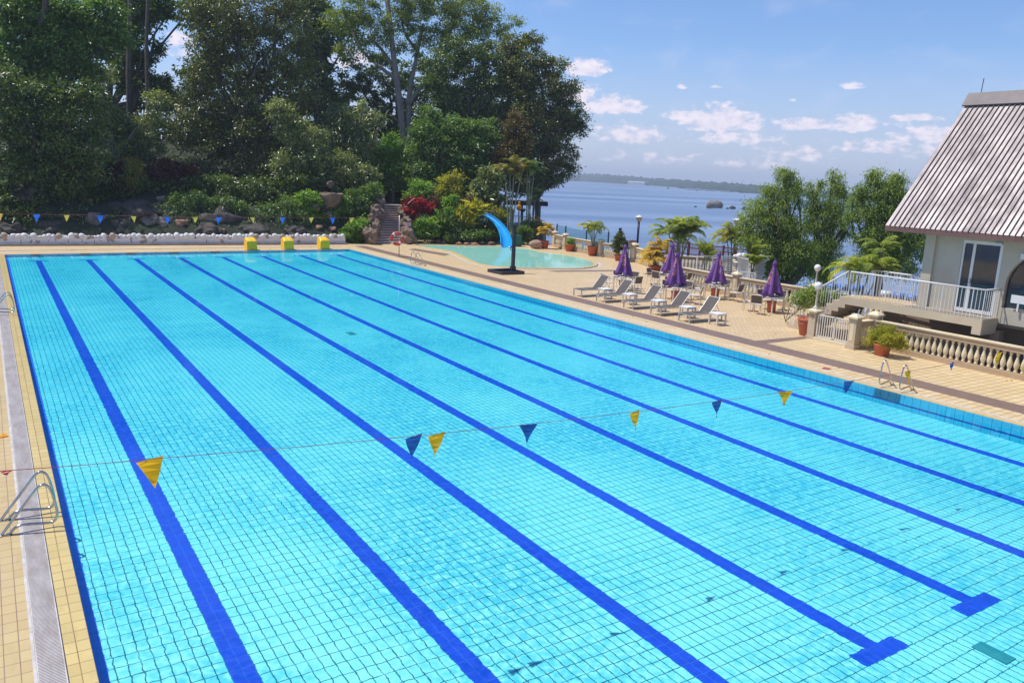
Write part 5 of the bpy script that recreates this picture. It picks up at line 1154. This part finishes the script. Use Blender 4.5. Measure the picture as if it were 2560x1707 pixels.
m.build('slats', 'beigemetal', sl); m = MB(); seg(m, pa_, pb_, pa_[2]-.02); m.build('rail', 'beigemetal', sl)
D = 43.5; low = thing('low_railing', 'short white railing at the foot of the domed pillar', 'railing', tuple(atd(1880,700,D))); m = MB(); pa_, pb_ = atd(1850,679,D), atd(1890,687,D-.5)
for k in range(12): q = pa_+(pb_-pa_)*k/11; m.box((q[0],q[1],(q[2]-.3)/2),(.03,.03,q[2]+.3))
seg(m, pa_, pb_, pa_[2]); m.build('bars', 'white', low)
D = 45.0; c = atd(1900,645,D); r = .40
dp = thing('domed_pillar', 'ivory round pillar with stacked rings and a shallow white dome', 'pillar', (c[0],c[1],-.3))
MB().lathe((c[0],c[1],-.3), [(r*.62,0),(r*.62,c[2]-.70)]+[(r*(.62 if k % 2 else .95), c[2]-.62+.09*k) for k in range(9)]+[(r*.8,c[2]+.22)], 18).build('shaft', 'beigemetal', dp)
MB().lathe((c[0],c[1],c[2]-.08), [(r*1.3,-.02),(r*1.32,.04),(r*1.2,.09),(r*.8,.20),(r*.3,.26),(.02,.27)], 20).build('dome', 'white', dp, True)
D = 48.0; c = atd(1858,638,D); dp = thing('domed_pillar', 'second white dome partly hidden behind the globe lamp', 'pillar', (c[0],c[1],-.3))
MB().lathe((c[0],c[1],-.3), [(.25,0),(.25,c[2]+.25)], 14).build('shaft', 'beigemetal', dp); MB().lathe((c[0],c[1],c[2]-.05), [(.5,-.02),(.5,.03),(.3,.13),(.02,.18)], 18).build('dome', 'white', dp, True)
# maroon fence
D = 62.; mf = thing('picket_fence', 'maroon railing fence along the promenade with the sea behind', 'fence', tuple(atd(1790,640,D)))
a_, b_ = atd(1668,612,D+3), atd(1905,617,D-4); zt = .5*(a_[2]+b_[2]); zb_ = zt-1.12; n = 8; m = MB()
for k in range(n+1): q = a_+(b_-a_)*k/n; MB().box((q[0],q[1],(zt+.12+zb_)/2),(.18,.18,zt+.12-zb_),.7).build('post', 'maroon', mf)
for z in (zt-.02, zt-.36, zb_+.25): seg(m, a_, b_, z, .06, .08)
m.build('rails', 'maroon', mf); m = MB()
for k in range(100): q = a_+(b_-a_)*(k+.5)/100; m.box((q[0],q[1],(zt+zb_+.2)/2),(.03,.03,zt-zb_-.25),.7)
tag(m.build('pickets', 'maroon', mf), kind='stuff')
for lb, px, py, D, w in (('red and white warning sign above the balustrade near the first lamp post',1581,606,60,18),('red and white warning sign on the maroon fence',1762,614,56,16)):
    c = atd(px, py, D); t = thing('warning_sign', lb, 'sign', (c[0],c[1],-.3), 0, 'warning signs on the promenade'); ww = w/F*D
    MB().tube([(c[0],c[1],-.3),(c[0],c[1],c[2]+.2)], .03, 6).build('post', 'maroon', t)
    pn = MB().box((c[0]-.04,c[1]-.06,c[2]),(ww,.03,.36),-.58).build('panel', 'signpink', t); m = MB()
    for i, (u0_, u1_) in enumerate(((-.42,.42),(-.42,-.05),(.05,.42),(-.3,.4))):
        zz = c[2]+.11-(.10 if i in (1,2) else .2 if i == 3 else 0); dx = ww*(u0_+u1_)/2; m.box((c[0]-.055+dx*math.cos(-.58), c[1]-.085+dx*math.sin(-.58), zz), (ww*(u1_-u0_), .01, .06), -.58)
    sub(m, 'lettering', 'signred', pn)
# glass fence with teal posts
gfn = thing('glass_fence', 'low clear glass fence with dark teal posts on the seaward side', 'fence', tuple(atd(1467,600,58)))
gpst = [(1393,560,69.5),(1415,565,67.5),(1467,575,63.5),(1522,580,61),(1551,570,59)]; tops = []
for k, (px, py, D) in enumerate(gpst):
    q = atd(px, py, D); tops.append(q); MB().tube([(q[0],q[1],-.3),tuple(q)], .06 if k < 4 else .11, 8).build('post', 'teal' if k < 4 else 'navy', gfn)
for k in range(3):
    a, b = tops[k], tops[k+1]; MB().add([(a[0],a[1],-.2),(b[0],b[1],-.2),(b[0],b[1],b[2]-.08),(a[0],a[1],a[2]-.08)], [(0,1,2,3)]).build('pane', 'tealglass', gfn)
# jetty with shelter
jt = thing('jetty_shelter', 'dark roofed jetty shelter with grey railing at the edge of the sea', 'shelter', tuple(atd(1310,560,88)))
D = 88.; c = atd(1312, 508, D); w = 72/F*D; s = atd(1300, 556, D)
fz_ = s[2]-.1
MB().box((c[0]+.5,c[1]+.5,c[2]),(w+1.5,3.2,.45),-.55).build('roof', 'darkwood', jt)
for dx in (-.3, 1.0, 1.7):
    MB().box((c[0]+dx*.85,c[1]-dx*.5,(c[2]+fz_)/2),(.22,.22,c[2]-fz_),-.55).build('post', 'navy', jt)
MB().box((c[0]-.6,c[1]+.3,fz_-.3),(w+3.5,3.6,.5),-.55).build('floor', 'concrete', jt)
MB().box((c[0]-.6,c[1]+.3,(fz_-.5-3.6)/2),(w+3.0,3.0,-(-3.6-fz_+.5)),-.55).build('base_wall', 'rockred', jt)
m = MB(); a_, b_ = atd(1255,537,86), atd(1342,545,83)
for k in range(26): q = a_+(b_-a_)*k/25; m.box((q[0],q[1],q[2]-.55),(.04,.04,1.1))
m2 = MB(); 
for zz in (0,-1.0): 
    d = b_-a_; m.tube([(a_[0],a_[1],a_[2]+zz),(b_[0],b_[1],b_[2]+zz)], .035, 5)
m.build('railing', 'greymetal', jt)
for px in (1267,1281): q = atd(px,530,85.5); MB().box((q[0],q[1],q[2]-.75),(.22,.22,1.7)).build('rail_post', 'darkwood', jt)
c = atd(1298,516,70); t = thing('buoy_lamp', 'yellow globe shaped lamp on a pale post in front of the jetty', 'lamp', (c[0],c[1],-.3))
MB().tube([(c[0],c[1],-.3),(c[0],c[1],c[2]-.1)], .07, 8).build('post', 'alu', t)
MB().lathe((c[0],c[1],c[2]-.25), [(.08,-.1),(.22,0),(.24,.2),(.12,.42),(.05,.46),(.10,.52),(.10,.62),(.03,.66)], 14).build('lamp_head', 'yelflag', t, True)
c = atd(1307,526,71); t = thing('spotlight_post', 'dark spotlight on a thin black post in front of the jetty', 'lamp', (c[0],c[1],-.3))
MB().tube([(c[0],c[1],-.3),(c[0],c[1],c[2])], .05, 8).build('post', 'black', t); MB().lathe((c[0],c[1],c[2]-.05), [(.12,-.1),(.26,.02),(.28,.16),(.20,.2)], 12).build('lamp_head', 'teal', t, True)

# ------------------------------------------------------------------ sea rocks, buoys, fish farms, ferry building, far shore
def seapt(px, py): return at(px, py, -3.0)
for k, (px, py, w, h, lb, mt) in enumerate([(1790,520,45,20,'large pale boulder rising from the sea','rockpale'),(1775,521,18,16,'dark left shoulder of the large sea boulder','rockpale'),(1834,523,18,8,'small dark rock right of the large sea boulder','rockdark'),(1821,523,9,4,'flat dark rock just right of the large sea boulder','rockdark'),(1863,525,11,9,'pointed dark rock near the seaside tree','rockdark'),(1873,526,8,5,'little dark rock half hidden by the seaside tree','rockdark'),(1741,518,9,3,'tiny rock awash left of the large sea boulder','rockdark')]):
    p = seapt(px, py); D = np.dot(p-CAM, fw); o = MB().blob((0,0,0),(w/F*D/2, w/F*D*.35, h/F*D*.62), k+31, .16, (20, 12)).build('sea_rock', mt, None, True); o.location = (p[0], p[1]+.5, -3.0+h/F*D*.32); tag(o, lb, 'rock', 'rocks in the sea')
for px, py, lb in ((1670,473,'dark navigation buoy on the sea left of the fish farms'),(1742,478,'dark navigation buoy with a white top among the fish farms')):
    p = seapt(px, py); D = np.dot(p-CAM, fw); k = D/F; t = thing('buoy', lb, 'buoy', (p[0],p[1],-3), 0, 'navigation buoys')
    MB().lathe((p[0],p[1],-3), [(2.0*k,0),(2.2*k,1.5*k),(1.0*k,3*k)], 10).build('float', 'floatdark', t); MB().lathe((p[0],p[1],-3+3*k), [(.9*k,0),(.5*k,4*k),(.5*k,5*k)], 6).build('mast', 'white' if px > 1700 else 'floatdark', t)
for k, (x0, x1, py, lb) in enumerate(((1695,1714,471,'low dark floating fish farm, leftmost'),(1716,1758,474,'long floating fish farm with white huts near the buoy'),(1762,1790,477,'floating fish farm in the middle of the row'),(1800,1834,479,'floating fish farm right of the middle gap'),(1846,1890,482,'rightmost long dark floating fish farm'))):
    a, b = seapt(x0, py), seapt(x1, py+(x1-x0)*.04); D = np.dot(a-CAM, fw); s = D/F; t = thing('fish_farm', lb, 'fish farm', tuple(a), 0, 'floating fish farms'); d = b-a; m = MB(); h = MB(); rs = random.Random(k)
    seg(m, a, b, -3+.5*s, 5*s, 1.2*s); m.build('raft', 'floatdark', t)
    for j in range(6): q = a+d*rs.random(); h.box((q[0],q[1],-3+1.9*s),(2.6*s,2*s,1.6*s))
    h.build('huts', 'floatdark' if k in (0,4) else 'white', t)
a, b = seapt(1573,461.5), seapt(1616,464); s = np.dot(a-CAM, fw)/F; t = thing('waterside_hall', 'long white roofed waterside hall on the far shore', 'building', tuple(a)); m = MB(); seg(m, a, b, -3+3*s, 8*s, 6*s); m.build('hall', plain('hall_wall', (.30,.36,.42), (.2,.25,.3), .05, .8), t)
m = MB(); seg(m, a, b, -3+7.4*s, 9*s, 2.2*s); m.build('roof', 'white', t)
c_, d_ = seapt(1540,459), seapt(1640,464.5); m = MB(); seg(m, c_, d_, -3+.9*s, 2*s, 1.6*s); m.build('quay', 'concrete', t)
# far shore forest: one band of canopy with real depth and bumpy top
sh = [(1380,451),(1447,453.5),(1540,459),(1640,465),(1750,473),(1889,484),(2000,491),(2140,499),(2300,508)]
th = [16,20,21,19,20,22,15,14,14]
fm = MB(); rs = random.Random(4); cols = 240; rows = 5
for i in range(cols+1):
    u = i/cols*(len(sh)-1); k = min(int(u), len(sh)-2); f = u-k; px = sh[k][0]*(1-f)+sh[k+1][0]*f; py = sh[k][1]*(1-f)+sh[k+1][1]*f; hp = th[k]*(1-f)+th[k+1]*f
    p = at(px, py, -3.0); D = np.dot(p-CAM, fw); dr = np.array([p[0]-CAM[0], p[1]-CAM[1]]); dr /= np.linalg.norm(dr)
    for j in range(rows):
        h = hp/F*D*(0, .55, .85, 1.0, .9)[j]*(1 if j == 0 else rs.uniform(.86,1.1)); q = p[:2]+dr*(0, 2, 30, 70, 140)[j]; fm.v.append((q[0], q[1], -3.05+h))
fm.f = [(i*rows+j, (i+1)*rows+j, (i+1)*rows+j+1, i*rows+j+1) for i in range(cols) for j in range(rows-1)]
tag(fm.build('far_forest', 'shoretree', None, True), kind='stuff')
# towers and cranes on the horizon
for k, (px, top, w) in enumerate(((1826,461,6),(1838,459,7),(1850,460,6),(1884,462,9),(1900,464,9),(1914,466,7))):
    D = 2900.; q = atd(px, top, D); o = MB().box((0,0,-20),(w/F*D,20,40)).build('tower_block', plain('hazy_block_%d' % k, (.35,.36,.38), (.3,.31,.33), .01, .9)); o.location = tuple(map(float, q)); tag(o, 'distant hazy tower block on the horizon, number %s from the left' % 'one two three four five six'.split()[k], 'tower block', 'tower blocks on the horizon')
for k, (px, top) in enumerate(((1832,451),(1842,454),(1857,452),(1880,454),(1893,456),(1910,457))):
    D = 2800.; q = atd(px, top, D); m = MB().box((q[0],q[1],q[2]-15),(1.3,1.3,30)); m.box((q[0]+2.4,q[1],q[2]-.6),(14,1.1,1.1)); o = m.build('tower_crane', plain('hazy_crane_%d' % k, (.45,.4,.4), (.4,.36,.36), .01, .9), loc=(q[0],q[1],-3)); tag(o, 'tiny tower crane on the horizon, number %s from the left' % 'one two three four five six'.split()[k], 'crane', 'cranes on the horizon')
# blue floats
for k, (x0, y0, x1, y1, D, lb) in enumerate(((1908,716,2025,722,40,'row of blue floats on the water behind the rightmost umbrella'),(2064,716,2160,722,34,'row of blue floats seen through the stair railing'),(2200,733,2296,748,33,'row of blue and white floats seen under the railing by the house'))):
    a, b = atd(x0, y0, D), atd(x1, y1, D-.6); n = int(np.linalg.norm(b-a)/.42); t = thing('float_boom', lb, 'float boom', tuple(a), 0, 'blue float booms')
    for j in range(n): p, q = a+(b-a)*(j+.05)/n, a+(b-a)*(j+.95)/n; MB().tube([tuple(p), tuple(q)], .14, 10).build('float', 'bluefloat' if k < 2 or j % 3 else 'foam', t, True)

# ------------------------------------------------------------------ raised terrace, steps, railing and house
DZ = 1.62; XS = 26.4; XW = 27.4
struct(MB().prism([(XS,14.40),(XW,14.40),(XW,17.2),(28.05,17.2),(28.05,19.45),(XS,19.45)], DZ-.27, DZ), 'raised_terrace', 'plaster')
struct(MB().sheet([(XS+.02,14.42),(XW-.02,14.42),(XW-.02,17.2),(XS+.02,17.2)], DZ+.004), 'terrace_floor_painted_shade', 'concrete')  # grey sheet paints the shade on this part of the tan floor
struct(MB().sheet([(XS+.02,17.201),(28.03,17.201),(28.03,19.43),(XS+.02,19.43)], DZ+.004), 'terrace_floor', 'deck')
ug = MB().box(((XS+XW)/2-.01,14.55,DZ-.395),(XW-XS-.02,.30,.25)); struct(ug, 'terrace_beam', 'plaster')
ss = thing('terrace_steps', 'beige flight of steps with white railings leading up to the raised terrace', 'steps', (27.2,21,0))
N8 = 9; m = MB()
for k in range(N8):
    y1 = 19.451+(2.45/N8)*(N8-k); z = DZ*(k+1)/(N8+0.0)
    if k == N8-1: z = DZ-.003
    yb = 19.451+(2.45/N8)*(N8-k-1); m.prism([(XS,yb),(28.05,yb),(28.05,y1),(XS,y1)], max(-.0, z-.42), z)
m.build('steps', 'plaster', ss)
def railing(label, pts, h=.97, sp=.125, group='white bar railings', cat='railing'):
    t = thing('railing', label, cat, pts[0], 0, group); tp = MB(); bb = MB(); nb = 0
    for a, b in zip(pts[:-1], pts[1:]):
        a, b = Vector(a), Vector(b); tp.tube([a+Vector((0,0,h)), b+Vector((0,0,h))], .028, 8)
        n = max(2, int((b-a).length/sp))
        for k in range(n+1):
            q = a.lerp(b, k/n); big = (k % 4 == 0)
            if nb < 95: MB().tube([q+Vector((0,0,.0)), q+Vector((0,0,h-.02))], .017 if big else .010, 6).build('bar', 'white', t); nb += 1
    tp.build('handrail', 'white', t, True); return t
railing('white railing along the front edge of the raised terrace, turning to the house', [(XS+.05,19.4,DZ),(XS+.05,14.47,DZ),(XW-.03,14.47,DZ)])
railing('white sloping railing on the pool side of the terrace steps', [(XS+.05,21.85,.05),(XS+.05,19.5,DZ)])
railing('white sloping railing on the sea side of the terrace steps', [(28.0,21.85,.05),(28.0,19.45,DZ)])
railing('white railing on the sea side of the raised terrace beside the house', [(28.0,19.4,DZ),(27.95,17.28,DZ)])
# house
hs = thing('house', 'beige seaside house with a steep weathered metal roof', 'house', (31,13,-2.2))
y1 = 17.2; y0 = 4.0; XE = 35.0; zt = 4.30
w_ = MB()
dy0, dy1, dz1 = 14.60, 15.92, 4.08
# west wall with openings: door and arch
w_.box((XW+.12,(y1+dy1)/2,(DZ+zt)/2),(.24,y1-dy1,zt-DZ)); w_.box((XW+.12,(dy0+dy1)/2,(dz1+zt)/2),(.24,dy1-dy0,zt-dz1))
ay1, ay0 = 14.36, 10.9; yc = (ay1+ay0)/2; ra = (ay1-ay0)/2; zs = 2.75; zb = 1.98
w_.box((XW+.12,(dy0+ay1)/2,(zb+zt)/2),(.24,dy0-ay1,zt-zb))
w_.box((XW+.12,(dy0+y0)/2,(1.45+zb)/2),(.24,dy0-y0,zb-1.45)); w_.box((XW+.12,(ay0+y0)/2,(zb+zt)/2),(.24,ay0-y0,zt-zb))
n = 20; arc = [(yc+ra*math.cos(math.pi*k/n), zs+min(1.32, ra*.76*math.sin(math.pi*k/n))) for k in range(n+1)]
for k in range(n):
    (ya, za), (yb, zb2) = arc[k], arc[k+1]
    w_.add([(XW,ya,za),(XW,yb,zb2),(XW,yb,zt),(XW,ya,zt)], [(0,1,2,3)]); w_.add([(XW,ya,za),(XW,yb,zb2),(XW+.24,yb,zb2),(XW+.24,ya,za)], [(0,1,2,3)])
w_.box(((XW+XE)/2+.12,y1-.12,(1.3+zt)/2),(XE-XW-.24,.24,zt-1.3)); w_.box((XE,(y0+y1)/2,1),(.24,y1-y0,6.4)); 
w_.add([(XW,y1-.001,zt),(XE,y1-.001,zt),((XW+XE)/2,y1-.001,9.0)], [(0,1,2)])
w_.build('wall', 'wall', hs)
MB().box((XW-.04,17.02,(DZ+zt)/2),(.12,.36,zt-DZ)).build('pilaster', 'wall', hs)
MB().box(((XW+XE)/2,(y0+y1)/2,1.40),(XE-XW-.3,y1-y0-.3,.14)).build('floor_slab', 'concrete', hs)
dr = thing
fm_ = MB()
for y in (dy0+.05, dy1-.035, 15.53): fm_.box((XW+.06,y,(DZ+.05+dz1)/2),(.08,.09 if y != dy1-.035 else .06,dz1-DZ-.05))
fm_.box((XW+.06,(dy0+dy1)/2,dz1-.05),(.085,dy1-dy0,.10)); fm_.box((XW+.06,(dy0+dy1)/2,DZ+.09),(.085,dy1-dy0,.12))
dw = fm_.build('door', 'white', hs)
sub(MB().box((XW+.06,(dy0+15.53)/2,(DZ+dz1)/2),(.02,15.53-dy0-.05,dz1-DZ-.2)), 'pane', 'darkglass', dw)
sub(MB().box((XW+.065,(15.53+dy1)/2,(DZ+dz1)/2),(.02,dy1-15.53-.04,dz1-DZ-.2)), 'pane', 'darkglass', dw)
sub(MB().box((XW-.01,15.50,DZ+1.1),(.05,.04,.16)), 'handle', 'steel', dw)
sub(MB().box((XW-.02,14.75,dz1-.02),(.08,.22,.05)), 'door_closer', 'alu', dw)
ap = MB(); ap.add([(XW+.16,ya,za) for ya, za in arc]+[(XW+.16,ay0,zb),(XW+.16,ay1,zb)], [tuple(range(n+3))]); aw = ap.build('arched_window', 'darkglass', hs)
m = MB()
for y in (13.55, 12.4): m.box((XW+.12,y,(zb+3.9)/2),(.05,.05,3.9-zb))
sub(m, 'mullions', 'white', aw)
MB().box((XW-.08,13.75,2.33),(.05,.62,.26)).build('balcony_box', 'white', hs)
MB().box((XW-.08,13.82,2.08),(.04,.05,.3)).build('box_bracket', 'white', hs)
MB().box((XW-.05,13.8,3.72),(.12,.36,.18)).build('wall_light', 'white', hs)
# roof: west slope with standing ribs
ex, ez = 26.80, 4.38; rx, rz = 31.17, 9.15; yn, ysn = 18.5, 2.0
sl_ = Vector((rx-ex, 0, rz-ez)); un = sl_.normalized(); nn_ = Vector((-un.z, 0, un.x))
m = MB(); m.add([(ex,yn,ez),(rx,yn,rz),(rx,ysn,rz),(ex,ysn,ez)], [(0,1,2,3)]); b_ = nn_*-.06
m.add([(ex+b_.x,yn,ez+b_.z),(rx+b_.x,yn,rz+b_.z),(rx+b_.x,ysn,rz+b_.z),(ex+b_.x,ysn,ez+b_.z)], [(3,2,1,0)]); m.add([(ex,yn,ez),(rx,yn,rz),(rx+b_.x,yn,rz+b_.z),(ex+b_.x,yn,ez+b_.z)], [(3,2,1,0)])
m.add([(rx,yn,rz),(2*rx-ex,yn,ez),(2*rx-ex,ysn,ez),(rx,ysn,rz)], [(0,1,2,3)]); m.add([(rx,yn-.002,rz-.06),(2*rx-ex,yn-.002,ez-.06),(2*rx-ex,ysn,ez-.06),(rx,ysn,rz-.06)], [(0,1,2,3)])
ro = m.build('roof', 'roof', hs); rb = MB(); k = 0; y = yn-.18
while y > ysn:
    a = Vector((ex,y,ez))+nn_*.018; b = Vector((rx,y,rz))+nn_*.018; c = (a+b)/2
    vs = []
    for p_ in (a, b):
        for dy_, dn in ((-.014,-.02),(.014,-.02),(.009,.032),(-.009,.032)): vs.append(p_+Vector((0,dy_,0))+nn_*dn)
    rb.add(vs, [(0,1,2,3),(7,6,5,4),(0,4,5,1),(1,5,6,2),(2,6,7,3),(3,7,4,0)]); y -= .187
sub(rb, 'ribs', 'rib', ro)
rc_ = MB(); q0 = Vector((rx,0,rz))+nn_*.10; q1 = q0-un*.42; q2 = q1-nn_*.06
ap_ = Vector((rx,0,rz+.24))
for A_, B_ in ((q2,q1),(q1,ap_)): rc_.add([(A_.x,yn+.07,A_.z),(A_.x,ysn,A_.z),(B_.x,ysn,B_.z),(B_.x,yn+.07,B_.z)], [(0,1,2,3)])
rc_.add([(ap_.x,yn+.07,ap_.z),(ap_.x,ysn,ap_.z),(2*rx-q1.x,ysn,q1.z),(2*rx-q1.x,yn+.07,q1.z)], [(0,1,2,3)]); rc_.add([(q1.x,yn+.07,q1.z),(ap_.x,yn+.07,ap_.z),(2*rx-q1.x,yn+.07,q1.z)], [(0,1,2)])
sub(rc_, 'ridge_cap', 'ridge', ro)
MB().tube([(rx,18.1,rz+.25),(rx+.05,18.1,rz+.75)], .015, 5).build('roof_spike', 'black', hs)
MB().box((ex+.03,(yn+ysn)/2,ez-.10),(.05,yn-ysn,.17)).build('fascia', 'fascia', hs)
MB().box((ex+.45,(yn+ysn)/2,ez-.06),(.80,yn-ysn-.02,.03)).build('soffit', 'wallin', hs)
m = MB(); m.add([(ex,yn+.004,ez),(rx,yn+.004,rz),(rx,yn+.004,rz-.22),(ex+.1,yn+.004,ez-.2)], [(0,1,2,3)]); m.build('bargeboard', 'fascia', hs)
# lower storey, recessed
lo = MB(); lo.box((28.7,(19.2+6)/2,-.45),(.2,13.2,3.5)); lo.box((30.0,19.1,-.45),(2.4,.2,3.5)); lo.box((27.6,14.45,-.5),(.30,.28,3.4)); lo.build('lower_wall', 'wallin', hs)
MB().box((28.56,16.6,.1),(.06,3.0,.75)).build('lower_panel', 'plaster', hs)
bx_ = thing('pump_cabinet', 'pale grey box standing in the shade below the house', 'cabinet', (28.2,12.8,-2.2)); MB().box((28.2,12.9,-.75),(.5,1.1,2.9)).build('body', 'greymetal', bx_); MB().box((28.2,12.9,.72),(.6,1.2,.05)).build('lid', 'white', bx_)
# retaining wall between terrace and service yard
# small plant at the right edge
t = thing('potted_plant', 'yellow leaved plant cut by the right edge in front of the balustrade', 'potted plant', (25.55,12.15,0)); pot(t, 25.55, 12.15, .25, .2)
crown([(25.55,12.15,.50,.22),(25.5,12.35,.45,.15)], 420, .16, 'l_yellow', t, 97, .15, -.3, .2, 'foliage')
rg_ = np.random.default_rng(9); nl = 90; lx = np.concatenate([rg_.uniform(21.2,26,40), rg_.uniform(-.1,20,30), rg_.uniform(-1.6,-.7,20)]); ly = np.concatenate([rg_.uniform(9,40,40), rg_.uniform(55.5,59,30), rg_.uniform(10,50,20)])
tag(leaf_mesh('fallen_leaves', np.stack([lx, ly, np.full(nl, .02)], 1), np.tile([0.,0.,1.], (nl,1))+rg_.normal(size=(nl,3))*.15, rg_.normal(size=(nl,3))*np.array([1,1,.05]), rg_.uniform(.05,.10,nl), rg_.uniform(.025,.05,nl), 'l_brown', None), kind='stuff')
# haze
HAZE = True
if HAZE:
    hm_ = MT('haze_air'); hm_.t.nodes.remove(hm_.b); pv = hm_.n('ShaderNodeVolumePrincipled'); pv.inputs['Color'].default_value = (.78,.88,1,1); pv.inputs['Density'].default_value = .00042; pv.inputs['Anisotropy'].default_value = 0; hm_.l(pv.outputs[0], hm_.out.inputs['Volume'])
    o = MB().box((500,1300,20),(5800,4400,50)).build('haze', hm_.m); tag(o, kind='stuff')
